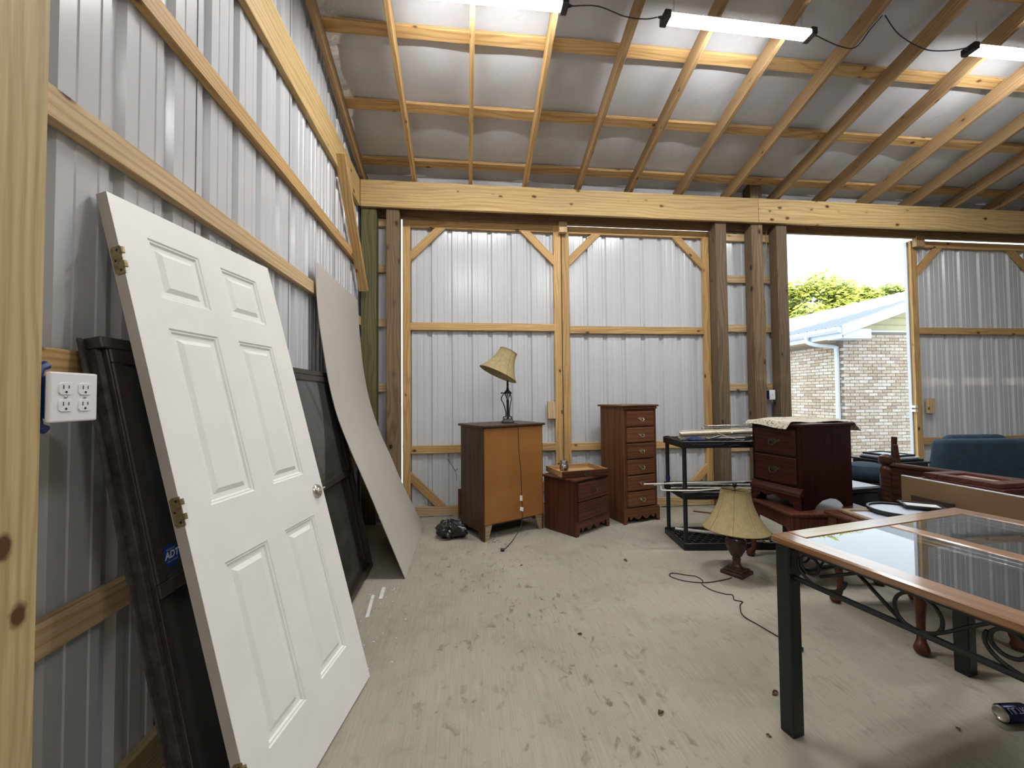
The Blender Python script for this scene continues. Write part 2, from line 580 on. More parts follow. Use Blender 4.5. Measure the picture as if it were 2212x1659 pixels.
def glass(name, tint, dust, dustcol=(.3, .3, .28), ior=1.5, rough=.015, gloss=1.0):
    t = NT(name)
    tr = t.n('ShaderNodeBsdfTransparent'); tr.inputs[0].default_value = (*tint, 1)
    gl = t.n('ShaderNodeBsdfGlossy'); gl.inputs['Roughness'].default_value = rough; gl.inputs[0].default_value = (gloss, gloss, gloss, 1)
    df = t.n('ShaderNodeBsdfDiffuse'); df.inputs[0].default_value = (*dustcol, 1)
    fr = t.n('ShaderNodeFresnel'); fr.inputs['IOR'].default_value = ior
    co = t.coord('Object')
    st = t.noise(co, 5, 6, .7, .6)
    dm = t.n('ShaderNodeMath', operation='MULTIPLY'); t.l(t.ramp(st, [(.35, (.55, .55, .55)), (.62, (1, 1, 1)), (.74, (1.7, 1.7, 1.7))]), dm.inputs[0]); dm.inputs[1].default_value = dust
    m1 = t.n('ShaderNodeMixShader'); t.l(dm.outputs[0], m1.inputs[0]); t.l(tr.outputs[0], m1.inputs[1]); t.l(df.outputs[0], m1.inputs[2])
    m2 = t.n('ShaderNodeMixShader'); t.l(fr.outputs[0], m2.inputs[0]); t.l(m1.outputs[0], m2.inputs[1]); t.l(gl.outputs[0], m2.inputs[2])
    t.l(m2.outputs[0], t.out.inputs['Surface'])
    return t.m
M['glass_table'] = glass('dusty table glass', (.55, .60, .60), .16, (.42, .44, .46), 1.75)
M['glass_dark'] = glass('dusty dark glass', (.86, .87, .85), .26, (.24, .245, .22), 1.5, .03)
M['glass_clear'] = glass('clear lamp glass', (.8, .8, .8), .05)

# ================================================================ the building
XW = -1.14          # inner face of the left wall's steel
XR = 9.6            # right wall
YB = 4.60           # inner face of the back wall's steel
YF = -4.85          # wall behind the photographer
RIDGE = -0.2
def roof(y, z0=3.65, s=.30):
    return z0 + s * (4.42 - y) if y >= RIDGE else z0 + s * (4.42 - RIDGE) - s * (RIDGE - y)

floor = obj('floor', MB().box(-1.35, XR + .2, YF - .2, 4.80, -.15, 0), M['concrete'])
floor['kind'] = 'structure'
def gz(y):
    return -.04 - .17 * min(1, max(0, (y - 4.8) / 3.0))
g = MB()
ys = [4.801, 5.4, 6, 6.6, 7.2, 7.8, 10, 16, 30, 70]
g.add([(x, y, gz(y)) for y in ys for x in (-30, 0, 10, 60)],
      [(j * 4 + i, j * 4 + i + 1, j * 4 + i + 5, j * 4 + i + 4) for j in range(len(ys) - 1) for i in range(3)])
ground = obj('ground', g, M['gravel'])
ground['kind'] = 'structure'

def rib_profile(s0, s1):
    """(distance along, depth outward) of an agricultural steel panel: main ribs every 229 mm, two low ribs between"""
    out = [(s0, -.004), (s0 + .006, -.004), (s0 + .008, 0)]
    k = 0
    s = s0 + .07
    while s < s1 - .02:
        if k % 3 == 0:
            seg = [(-.030, 0), (-.016, .024), (.016, .024), (.030, 0)]
        else:
            seg = [(-.014, 0), (-.010, .0035), (.010, .0035), (.014, 0)]
        for d, h in seg:
            if s0 + .009 < s + d < s1 - .001:
                out.append((s + d, h))
        s += .0762
        k += 1
    out += [(s1, 0), (s1 + .014, .0006)]
    return out

def steel_panel(parent, s0, s1, z0, ztop, place, m=None):
    pr = rib_profile(s0, s1)
    b = MB()
    for q, d in pr:
        zt = ztop(q) if callable(ztop) else ztop
        b.v.append(tuple(place(q, d, z0)))
        b.v.append(tuple(place(q, d, zt)))
    b.f = [(2 * i, 2 * i + 2, 2 * i + 3, 2 * i + 1) for i in range(len(pr) - 1)]
    return obj('metal_panel', b, m or M['steel'], parent)

# --- left wall: five steel panels, girts, the beam, the foreground post
wall_left = structure('wall_left')
pl = lambda q, d, z: (XW - d, q, z)
yy = 1.845 - .914 * 8
while yy < 4.60:
    a = max(yy, YF)
    b = min(yy + .914, 4.66)
    if b - a > .05:
        steel_panel(wall_left, a, b, 0, lambda q: roof(q) + .19, pl)
    yy += .914
GIRT_Z = (.705, 1.425, 2.135, 2.745)
for z in GIRT_Z:
    board('girt', (-1.12, YF, z), (-1.12, 4.44, z), .092, .04, M['pine_pale'] if z in (.705, 2.135) else M['pine'], wall_left)
board('skirt_board', (-1.12, 1.106, .07), (-1.12, 4.44, .07), .14, .04, M['pine_green'], wall_left)
board('wall_beam', (-1.12, YF, 3.487), (-1.12, 4.38, 3.487), .286, .04, M['pine_beam'], wall_left)
board('post', (-1.006, .948, 0), (-1.006, .948, 4.6), .14, .14, M['pine_green'], wall_left, up=(0, 1, 0), bevel=.005)
board('brace', (-1.075, 3.60, 3.44), (-1.055, 4.36, 2.44), .089, .038, M['pine'], wall_left, up=(-1, 0, 0))
rk = board('rake_rafter', (-1.085, 4.60, roof(4.60) + .072), (-1.085, RIDGE, roof(RIDGE) + .072), .14, .04, M['pine_brown'], wall_left)

# --- back wall: headers, posts, girts, steel strips
wall_back = structure('wall_back')
board('header_beam', (-1.097, 4.40, 3.487), (3.43, 4.40, 3.487), .286, .04, M['pine_beam'], wall_back)
board('header_beam', (3.434, 4.40, 3.489), (XR, 4.40, 3.489), .286, .04, M['pine_beam'], wall_back)
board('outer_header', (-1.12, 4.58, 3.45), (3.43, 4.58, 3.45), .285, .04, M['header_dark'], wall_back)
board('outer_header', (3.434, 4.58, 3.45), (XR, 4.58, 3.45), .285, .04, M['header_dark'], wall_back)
def post(x0, x1, m, top=3.345, y0=4.422, y1=4.555):
    board('post', ((x0 + x1) / 2, (y0 + y1) / 2, 0), ((x0 + x1) / 2, (y0 + y1) / 2, top), y1 - y0, x1 - x0, m, wall_back, up=(0, 1, 0), bevel=.006)
post(-1.098, -.945, M['post_green'])
post(-.842, -.703, M['post_old'])
post(2.913, 3.049, M['post_brown'])
post(3.367, 3.512, M['post_old'], 3.86)
post(3.690, 3.826, M['post_brown'])
for x in (7.75, XR - .1):
    post(x, x + .14, M['post_brown'])
for z in (.705, 1.43, 2.14, 2.74, 3.25):
    board('girt', (-1.12, 4.578, z), (-.72, 4.578, z), .088, .038, M['pine_pale'], wall_back)
    board('girt', (2.965, 4.578, z - .02), (3.83, 4.578, z - .02), .088, .038, M['pine_pale'], wall_back)
    board('girt', (7.70, 4.578, z - .02), (XR, 4.578, z - .02), .088, .038, M['pine_pale'], wall_back)
pb = lambda q, d, z: (q, YB + d, z)
steel_panel(wall_back, -1.14, -.735, 0, 3.775, pb)
steel_panel(wall_back, 2.975, 3.835, 0, 3.775, pb)
steel_panel(wall_back, 7.70, XR, 0, 3.775, pb)
board('eave_strip', (-1.13, 4.585, 3.695), (XR, 4.585, 3.695), .20, .02, M['insul'], wall_back)
q0 = -.735
for q1 in (.5, 1.7, 2.975):
    steel_panel(wall_back, q0, q1, 3.33, 3.60, pb); q0 = q1
q0 = 3.835
for q1 in (5.1, 6.4, 7.70):
    steel_panel(wall_back, q0, q1, 3.33, 3.60, pb); q0 = q1
board('stop_block', (1.122, 4.575, 3.21), (1.122, 4.575, 3.335), .06, .095, M['pine_pale'], wall_back, up=(0, 1, 0))
board('stop_block', (5.80, 4.575, 3.20), (5.80, 4.575, 3.335), .06, .12, M['pine_brown'], wall_back, up=(0, 1, 0))

# --- the walls that close the barn to the right and behind
wall_right = structure('wall_right')
yy = YF
while yy < 4.6:
    steel_panel(wall_right, yy, min(yy + .914, 4.66), 0, lambda q: roof(q) + .19, lambda q, d, z: (XR + d, q, z))
    yy += .914
for z in GIRT_Z:
    board('girt', (XR - .02, YF, z), (XR - .02, 4.4, z), .092, .04, M['pine_pale'], wall_right)
wall_rear = structure('wall_rear')
xx = XW
while xx < XR - .01:
    steel_panel(wall_rear, xx, min(xx + .914, XR), 0, 3.84, lambda q, d, z: (q, YF - d, z))
    xx += .914
for z in GIRT_Z:
    board('girt', (XW, YF + .02, z), (XR, YF + .02, z), .092, .04, M['pine_pale'], wall_rear)

# --- roof: rafters, purlins, insulation
ceiling = structure('ceiling')
k = 0
while True:
    x = -.548 + .609 * k
    if x > XR - .1:
        break
    m = M['pine_brown'] if k > 2 else M['pine']
    board('rafter', (x, 4.62, roof(4.62) + .073), (x, RIDGE, roof(RIDGE) + .073), .14, .039, m, ceiling)
    board('rafter', (x, RIDGE, roof(RIDGE) + .073), (x, YF + .05, roof(YF + .05) + .073), .14, .039, m, ceiling)
    k += 1
nrm = Vector((0, .3, 1)).normalized()
y = 4.375
while y > RIDGE + .05:
    zc = roof(y, 3.80) + .021
    board('purlin', (-1.12, y, zc), (XR, y, zc), .038, .089, M['pine'], ceiling, up=nrm)
    y -= .598
nrm2 = Vector((0, -.3, 1)).normalized()
y = RIDGE - .15
while y > YF:
    zc = roof(y, 3.80) + .021
    board('purlin', (-1.12, y, zc), (XR, y, zc), .038, .089, M['pine'], ceiling, up=nrm2)
    y -= .598
for ya, yb, n in ((4.72, RIDGE, 66), (RIDGE, YF, 60)):
    def ins(u, v, ya=ya, yb=yb):
        x = -1.2 + (XR + 1.35) * v
        yq = ya + (yb - ya) * u
        ph = (4.375 - yq) / .598 * PI
        ph2 = (x + .548) / .609 * PI
        sag = .022 * math.sin(ph) ** 2 * math.sin(ph2) ** 2 + .006 * math.sin(x * 5 + yq * 3)
        return (x, yq, roof(yq, 3.848) - (sag if ya > 0 else 0) + .006)
    obj('insulation_sheet', MB().sheet(ins, n, 120, -.012), M['insul'], ceiling, smooth=40)

# --- door leaves of the big openings
def barn_door(name, x0, x1, braces, mid, low, top, y=4.617):
    d = structure(name)
    yc = y + .019
    w = .086
    bot = .012
    P = M['pine']
    board('stile', (x0 + w / 2, yc, bot), (x0 + w / 2, yc, top), .038, w, P, d, up=(0, 1, 0))
    board('stile', (x1 - w / 2, yc, bot), (x1 - w / 2, yc, top), .038, w, P, d, up=(0, 1, 0))
    for z in (top - w / 2, mid, low, bot + .05):
        h = w if z > .2 else .10
        board('rail', (x0 + w, yc, z), (x1 - w, yc, z), h, .038, P if z > .5 else M['pine_pale'], d)
    L = .33
    xi0, xi1, zi0, zi1 = x0 + w, x1 - w, bot + .10, top - w
    for cx, cz in braces:
        xa, sx = (xi0, 1) if cx < 0 else (xi1, -1)
        za, sz = (zi1, -1) if cz > 0 else (zi0, 1)
        hw = .042 * 1.414
        pts = [(xa, yc - .019, za + sz * (L - hw)), (xa, yc - .019, za + sz * (L + hw)), (xa + sx * (L + hw), yc - .019, za), (xa + sx * (L - hw), yc - .019, za)]
        a = Vector((xa, yc, za + sz * L)); b = Vector((xa + sx * L, yc, za))
        bm_ = MB().prism(pts, (0, .036, 0))
        c = (a + b) / 2
        ang = math.atan2(b.z - a.z, b.x - a.x)
        R = Matrix.Rotation(ang, 4, 'Y')
        inv = (Matrix.Translation(c) @ Matrix.Rotation(-ang, 4, 'Y')).inverted()
        bm_.v = [tuple(inv @ Vector(q)) for q in bm_.v]
        o = obj('corner_brace', bm_, P, d, bevel=.003)
        o.matrix_local = inv.inverted()
    q0 = x0 - .005
    n = max(1, round((x1 - x0) / .914))
    for i in range(n):
        q1 = x0 + (x1 - x0 + .01) * (i + 1) / n
        steel_panel(d, q0, q1, .004, top - .004, lambda q, dd, z: (q, y + .042 + dd, z))
        q0 = q1
    return d
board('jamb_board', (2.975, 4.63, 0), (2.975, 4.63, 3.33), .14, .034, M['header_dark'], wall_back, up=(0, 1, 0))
d1 = barn_door('door_1', -.7005, 1.107, ((-1, 1), (1, 1), (-1, -1), (1, -1)), 2.118, .742, 3.3195)
d2 = barn_door('door_2', 1.118, 2.952, ((-1, 1), (1, 1), (-1, -1), (1, -1)), 2.095, .735, 3.314)
d3 = barn_door('door_3', 5.735, 7.69, ((-1, 1), (1, 1)), 2.125, .70, 3.298)
board('latch_block', (.975, 4.61, 1.065), (.975, 4.61, 1.26), .038, .095, M['pine_pale'], d1, up=(0, 1, 0))
board('latch_block', (5.93, 4.61, 1.06), (5.93, 4.61, 1.25), .038, .10, M['pine_pale'], d3, up=(0, 1, 0))
obj('latch_plate', MB().box(5.70, 5.733, 4.60, 4.66, 1.08, 1.11).box(5.70, 5.733, 4.60, 4.66, 1.13, 1.16), M['white_plastic'], d3)
obj('stile_flashing', MB().box(5.716, 5.733, 4.655, 4.69, .01, 3.29), M['steel'], d3)

# ================================================================ LED shop lights
def shop_light(label, x0, y, z, tilt=0.0, L=1.2, seen=True):
    t = thing('led_shop_light', label, 'light', (x0, y, z), 0, 'LED shop lights hung from the rafters')
    t.rotation_euler = (0, tilt, 0)
    def half(r, a0, a1, n=10):
        return [(r * math.cos(a0 + (a1 - a0) * i / n), r * math.sin(a0 + (a1 - a0) * i / n)) for i in range(n + 1)]
    # aluminium back
    pts = [(-.048, .012), (-.034, .032), (.034, .032), (.048, .012)]
    obj('housing', MB().prism([(.05, p[0], p[1]) for p in pts], (L - .10, 0, 0)), M['white_plastic'], t)
    for yo in (-.024, .024):
        obj('led_tube', MB().prism([(.055, yo + q[0], .010 + q[1]) for q in half(.0225, PI, 2 * PI)], (L - .11, 0, 0)), M['led'], t, smooth=40)
    for xe, s_ in ((.0, 1), (L - .05, -1)):
        c = obj('end_cap', MB().box(xe, xe + .05, -.05, .05, -.020, .036), M['fix_black'], t, bevel=.008, seg=2)
        obj('strain_relief', MB().tube([(xe if s_ > 0 else xe + .05, 0, .01), (xe - .03 if s_ > 0 else xe + .08, 0, .012)], [.014, .006], 10), M['fix_black'], c, smooth=40)
    for xe in (.09, L - .09):
        zt = roof(y) + .14 - z
        links = MB()
        n = max(3, int((zt - .034) / .022))
        for i in range(n):
            zc = .034 + (i + .5) * (zt - .034) / n
            ring = [(xe + (.005 * math.cos(a) if i % 2 else 0), (0 if i % 2 else .005 * math.cos(a)), zc + .0125 * math.sin(a)) for a in [2 * PI * q / 8 for q in range(8)]]
            links.tube(ring, .0014, 4, closed=True)
        obj('chain', links, M['chain'], t)
    return t
shop_light('lit LED shop light cut off by the top edge, nearest the left wall', -.47, 2.74, 4.075, 0)
shop_light('lit LED shop light hanging in full view under the middle rafters', 1.43, 2.74, 4.057, .017)
shop_light('lit LED shop light cut off at the right edge under the rafters', 3.985, 2.74, 4.05, 0)
for x, lb in ((-.47, 'leftmost'), (1.9, 'rightmost')):
    shop_light(lb + ' lit LED shop light of the row behind the photographer', x, -1.6, 4.38)
def cable(name, label, pts, r, m, cat='cable', parent=None, n=6):
    o = obj(name, MB().tube(catmull(pts, n), r, 6), m, parent, smooth=True)
    if label:
        tag(o, label, cat)
    return o
cable('light_cable', 'black cable sagging between the first and second shop lights', [(.757, 2.74, 4.087), (.95, 2.745, 4.11), (1.15, 2.75, 4.06), (1.30, 2.745, 4.05), (1.395, 2.74, 4.068)], .004, M['cord_grey'])
cable('light_cable', 'black cable looping from the middle shop light up over a rafter', [(2.655, 2.74, 4.049), (2.85, 2.745, 3.99), (3.0, 2.75, 3.995), (3.10, 2.72, 4.12), (3.14, 2.66, 4.178)], .004, M['cord_grey'])
cable('light_cable', 'black cable hanging from a rafter down to the rightmost shop light', [(3.16, 2.66, 4.178), (3.35, 2.72, 4.10), (3.60, 2.745, 4.03), (3.80, 2.74, 4.03), (3.95, 2.74, 4.06)], .004, M['cord_grey'])

# wiring and boxes on the walls
sw = thing('light_switch', 'white single light switch between the two brown posts left of the opening', 'switch', (3.622, 4.478, 1.315))
obj('box', MB().box(-.03, .03, .004, .07, -.05, .05), M['blue_box'], sw)
obj('plate', MB().box(-.037, .037, -.004, .004, -.058, .058), M['white_plastic'], sw, bevel=.003)
obj('toggle', MB().box(-.005, .005, -.014, -.003, -.010, .012), M['white_plastic'], sw, bevel=.002)
cable('romex_cable', 'yellow house cable running down between the posts left of the opening', [(3.73, 4.55, 3.72), (3.60, 4.55, 3.40), (3.585, 4.545, 3.22), (3.60, 4.545, 2.95), (3.565, 4.54, 2.68), (3.61, 4.545, 2.45), (3.615, 4.54, 2.15), (3.565, 4.54, 1.75), (3.60, 4.53, 1.38)], .006, M['romex'])
cable('romex_cable', 'second yellow cable beside the first, ending at the top girt', [(3.66, 4.55, 3.34), (3.652, 4.545, 3.1), (3.62, 4.545, 2.93), (3.60, 4.55, 2.76)], .005, M['romex'])

ob = thing('outlet_box', 'white double outlet plate on a blue box beside the left foreground post', 'outlet', (-.930, 1.079, 1.338), math.radians(89))
obj('box', MB().box(-.054, .048, .006, .075, -.048, .048), M['blue_box'], ob, bevel=.003)
for sg in (-1, 1):
    obj('nail_tab', MB().tube([(-.052, .030, sg * .046), (-.046, .030, sg * .066), (-.030, .030, sg * .074)], .011, 8), M['blue_box'], ob, smooth=40)
obj('plate', MB().box(-.058, .058, -.006, .006, -.058, .058), M['white_plastic'], ob, bevel=.004, seg=2)
for xo in (-.0235, .0235):
    obj('screw', MB().lathe([(.0035, 0), (.0035, .002), (.001, .003)], 10, Matrix.Translation((xo, -.006, 0)) @ Matrix.Rotation(PI / 2, 4, 'X')), M['nickel'], ob)
    for zo in (-.0195, .0195):
        pts = []
        for i in range(24):
            a = 2 * PI * i / 24
            pts.append((xo + max(-.0165, min(.0165, .0185 * math.cos(a))), -.0055, zo + max(-.0142, min(.0142, .0185 * math.sin(a)))))
        r_ = obj('receptacle', MB().prism(pts, (0, -.0028, 0)), M['white_plastic'], ob, bevel=.0006)
        s_ = MB()
        s_.box(xo - .0075, xo - .0058, -.0090, -.0080, zo - .0005, zo + .0085)
        s_.box(xo + .0052, xo + .0068, -.0090, -.0080, zo + .0005, zo + .0080)
        s_.lathe([(.0026, 0), (.0026, .0010)], 12, Matrix.Translation((xo, -.0080, zo - .0075)) @ Matrix.Rotation(PI / 2, 4, 'X'))
        obj('slot', s_, M['slot'], r_)

# ================================================================ things leaning on the left wall
def frame_matrix(origin, ex, ez):
    ex = Vector(ex).normalized(); ez = Vector(ez).normalized()
    ey = ez.cross(ex).normalized()
    ex = ey.cross(ez)
    m = Matrix((ex, ey, ez)).transposed().to_4x4()
    m.translation = origin
    return m

# --- white six-panel door
bl = Vector((-.587, 1.283, .009)); br = Vector((-.461, 2.035, .009))
dm = frame_matrix(bl, br - bl, (-.252, .042, .967))
pd = thing('panel_door', 'white six-panel door with two old hinges leaning on the left wall', 'door', matrix=dm)
W_, H_, T_ = .762, 2.032, .035
gx = [0, .108, .318, .425, .640, W_]
gzv = [0, .22, .82, 1.01, 1.61, 1.715, 1.925, H_]
b = MB()
fields = []
for i in range(5):
    for j in range(7):
        x0, x1, z0, z1 = gx[i], gx[i + 1], gzv[j], gzv[j + 1]
        if i in (1, 3) and j in (1, 3, 5):
            loops = []
            for off, dep in ((0, 0), (.005, .0045), (.010, .0045), (.015, .011), (.036, .012)):
                loops.append([(x0 + off, dep, z0 + off), (x1 - off, dep, z0 + off), (x1 - off, dep, z1 - off), (x0 + off, dep, z1 - off)])
            for a_, c_ in zip(loops, loops[1:]):
                b.add(a_ + c_, [(k, (k + 1) % 4, 4 + (k + 1) % 4, 4 + k) for k in range(4)])
            b.add(loops[-1], [(0, 1, 2, 3)])
            fields.append((x0, x1, z0, z1))
        else:
            b.add([(x0, 0, z0), (x1, 0, z0), (x1, 0, z1), (x0, 0, z1)], [(0, 1, 2, 3)])
b.add([(0, T_, 0), (W_, T_, 0), (W_, T_, H_), (0, T_, H_)], [(3, 2, 1, 0)])
slab = obj('slab', b, M['white_paint'], pd)
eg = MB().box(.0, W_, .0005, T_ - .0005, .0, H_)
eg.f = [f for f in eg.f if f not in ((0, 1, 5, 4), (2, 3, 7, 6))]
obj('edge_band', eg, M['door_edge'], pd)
for x0, x1, z0, z1 in fields:
    lo = [(x0 + .030, .0123, z0 + .030), (x1 - .030, .0123, z0 + .030), (x1 - .030, .0123, z1 - .030), (x0 + .030, .0123, z1 - .030)]
    hi = [(x0 + .047, .0028, z0 + .047), (x1 - .047, .0028, z0 + .047), (x1 - .047, .0028, z1 - .047), (x0 + .047, .0028, z1 - .047)]
    obj('panel', MB().add(lo + hi, [(0, 1, 5, 4), (1, 2, 6, 5), (2, 3, 7, 6), (3, 0, 4, 7), (4, 5, 6, 7)]), M['white_paint'], pd)
for z in (1.810, 1.022, .23):
    leafp = [(-.0025, -.004, z - .044), (-.0025, .022, z - .044), (-.0025, .029, z - .037), (-.0025, .029, z + .037), (-.0025, .022, z + .044), (-.0025, -.004, z + .044)]
    hg = obj('hinge', MB().prism(leafp, (.0030, 0, 0)), M['brass_old'], pd)
    for zk in (-.026, .018):
        obj('knuckle', MB().lathe([(.0062, z + zk), (.0062, z + zk + .018)], 12, Matrix.Translation((-.003, -.010, 0))), M['brass_old'], hg, smooth=40)
    for yk, zk in ((.008, .032), (.019, 0.0), (.008, -.032)):
        obj('screw_hole', MB().lathe([(.004, 0), (.004, .0006)], 10, Matrix.Translation((-.0024, yk, z + zk)) @ Matrix.Rotation(-PI / 2, 4, 'Y')), M['black_hole'], hg)
kb = Matrix.Translation((.706, 0, .914)) @ Matrix.Rotation(PI / 2, 4, 'X')
kn = obj('deadbolt_rose', MB().lathe([(.033, -.001), (.033, .004), (.029, .010), (.022, .013), (.020, .010), (.001, .009)], 28, kb), M['nickel'], pd, smooth=40)
obj('thumb_turn', MB().lathe([(.016, .009), (.015, .014), (.010, .017)], 20, kb).prism([(.706 - .019, -.014, .914 - .004), (.706 - .016, -.030, .914 - .003), (.706 + .020, -.036, .914 + .004), (.706 + .019, -.014, .914 + .004)], (0, 0, .006)), M['nickel'], kn, bevel=.0015)

# --- bronze patio door lying on its side behind it
pm = frame_matrix(Vector((-.738, 1.295, .018)), (.005, 1, 0), (-.2, 0, .98))
sd = thing('patio_door', 'dark bronze framed glass patio door on its side behind the white door', 'glass door', matrix=pm)
L_, S_ = 2.02, 1.53
dp = .052
def pd_part(name, x0, x1, z0, z1, y0, y1, m='bronze', par=None, bev=.003):
    return obj(name, MB().box(x0, x1, y0, y1, z0, z1), M[m], par or sd, bevel=bev)
pd_part('frame_bottom', 0, L_, 0, .035, 0, dp)
pd_part('frame_top', 0, L_, S_ - .035, S_, 0.004, dp)
pd_part('frame_jamb', 0, .020, .035, S_ - .035, .022, dp, 'bronze_rough')
pd_part('frame_jamb', L_ - .030, L_, .035, S_ - .035, 0, dp)
pd_part('nail_fin', -.022, .0, .0, S_, dp - .006, dp, 'bronze_rough')
pd_part('frame_lip', .020, .024, .035, S_ - .035, .010, dp)
mid = .772
for nm, z0, z1, y0 in (('lower', .035, mid + .03, .028), ('upper', mid - .03, S_ - .035, .004)):
    sa = D.objects.new('sash', None); COL.objects.link(sa); sa.parent = sd
    y1 = y0 + .020
    w = .042
    pd_part('sash_rail', .024, L_ - .03, z0, z0 + w, y0, y1, par=sa)
    pd_part('sash_rail', .024, L_ - .03, z1 - w, z1, y0, y1, par=sa)
    pd_part('sash_stile', .024, .024 + w, z0 + w, z1 - w, y0, y1, par=sa)
    pd_part('sash_stile', L_ - .03 - w, L_ - .03, z0 + w, z1 - w, y0, y1, par=sa)
    pd_part('pane', .024 + w - .004, L_ - .03 - w + .004, z0 + w - .004, z1 - w + .004, y0 + .008, y0 + .013, 'glass_dark', sa, 0)

def text_mesh(txt, size, m, name, parent, fn, italic=0, bold=.0):
    cu = D.curves.new(name, 'FONT')
    cu.body = txt
    cu.size = size
    cu.align_x = 'CENTER'
    cu.align_y = 'CENTER'
    cu.shear = italic
    cu.offset = bold
    tmp = D.objects.new(name + '_tmp', cu)
    COL.objects.link(tmp)
    dg = bpy.context.evaluated_depsgraph_get()
    me = D.meshes.new_from_object(tmp.evaluated_get(dg))
    D.objects.remove(tmp)
    bm = bmesh.new(); bm.from_mesh(me)
    bmesh.ops.subdivide_edges(bm, edges=[e for e in bm.edges if e.calc_length() > size * .2], cuts=2)
    bmesh.ops.triangulate(bm, faces=bm.faces)
    for v in bm.verts:
        v.co = Vector(fn(v.co.x, v.co.y))
    bm.to_mesh(me); bm.free()
    me.materials.clear(); me.materials.append(m)
    o = D.objects.new(name, me); COL.objects.link(o); o.parent = parent
    return o
SX, SZ, SY = .104, .846, .0115
st = obj('sticker', MB().lathe([(.0345, 0), (.0345, .0006)], 40, Matrix.Translation((SX, SY, SZ)) @ Matrix.Rotation(PI / 2, 4, 'X')), M['sticker'], sd)
text_mesh('ADT', .029, M['white_print'], 'lettering', st, lambda x, y: (SX + x, SY - .0010, SZ + .002 + y), .25, .0009)
text_mesh('SECURED BY', .0065, M['white_print'], 'lettering', st, lambda x, y: (SX + x, SY - .0010, SZ + .019 + y))
text_mesh('CALL 24 HOURS', .0062, M['white_print'], 'lettering', st, lambda x, y: (SX + x, SY - .0010, SZ - .016 + y))

# --- bowed hardboard sheet
prof_n = [(-.454, .004), (-.603, .374), (-.734, .698), (-.842, .953), (-.931, 1.191), (-.990, 1.428), (-1.030, 1.665), (-1.060, 1.868), (-1.080, 2.071), (-1.093, 2.330)]
prof_f = [(-.442, .004), (-.507, .143), (-.644, .428), (-.771, .734), (-.881, .993), (-.971, 1.274), (-1.028, 1.555), (-1.062, 1.836), (-1.082, 2.071), (-1.093, 2.318)]
cn = catmull([(x, 0, z) for x, z in prof_n], 6)
cf = catmull([(x, 0, z) for x, z in prof_f], 6)
def bow(u, v):
    i = u * (len(cn) - 1)
    k = min(int(i), len(cn) - 2); t = i - k
    a = cn[k].lerp(cn[k + 1], t); c = cf[k].lerp(cf[k + 1], t)
    p = a.lerp(c, v)
    return (p.x, 3.085 + (4.262 - 3.085) * v, p.z)
hb = obj('hardboard_sheet', MB().sheet(bow, 60, 12, .005), M['sheetboard'], smooth=40)
tag(hb, 'tall pale grey hardboard sheet bowed against the left wall near the corner', 'board')

# ================================================================ furniture helpers
def pull(parent, x, z, y, w, m, name='pull'):
    """a bat-wing backplate with a bail handle on a face looking down -y"""
    hw = w / 2
    out = [(-1, .18), (-.72, .42), (-.45, .25), (-.22, .50), (0, .36), (.22, .50), (.45, .25), (.72, .42), (1, .18), (.80, -.02), (.45, -.10), (.22, -.42), (0, -.30), (-.22, -.42), (-.45, -.10), (-.80, -.02)]
    p = obj(name, MB().prism([(x + a * hw, y, z + c * hw * .9) for a, c in out], (0, -.002, 0)), m, parent)
    path = [(x - hw * .62, y - .010, z + hw * .12), (x - hw * .58, y - .020, z - hw * .18), (x - hw * .25, y - .024, z - hw * .50), (x, y - .024, z - hw * .42), (x + hw * .25, y - .024, z - hw * .50), (x + hw * .58, y - .020, z - hw * .18), (x + hw * .62, y - .010, z + hw * .12)]
    obj('bail', MB().tube(catmull(path, 5), .0028, 6), m, p, smooth=True)
    return p

def edge_top(name, x0, x1, y0, y1, z0, z1, m, parent, over=.018):
    return obj(name, MB().box(x0 - over, x1 + over, y0 - over, y1 + over, z0, z1), m, parent, bevel=.007, seg=2)

def drawer(parent, x0, x1, z0, z1, m, pm_, y=0, proud=.014, pw=.09):
    d = obj('drawer', MB().box(x0, x1, y - proud, y + .01, z0, z1), m, parent, bevel=.006, seg=2)
    pull(d, (x0 + x1) / 2, (z0 + z1) / 2, y - proud, pw, pm_)
    return d

def bracket_apron(parent, x0, x1, y, z0, z1, m, name='apron', th=.018, style=0):
    """a shaped skirt with bracket feet"""
    w = x1 - x0
    n = 28
    bot = []
    for i in range(n + 1):
        t = i / n
        s_ = abs(2 * t - 1)
        if style == 0:
            h = 0 if s_ > .78 else (.30 + .25 * (1 - s_) if s_ > .62 else .62 + .10 * math.cos(s_ * PI / .62 * 2))
        else:
            h = 0 if s_ > .80 else (.55 if s_ > .70 else .55 - .28 * abs(math.sin((s_ / .70) * PI * 1.5)))
        bot.append((x0 + w * t, y, z0 + (z1 - z0) * h))
    return obj(name, MB().prism(bot + [(x1, y, z1), (x0, y, z1)], (0, th, 0)), m, parent)

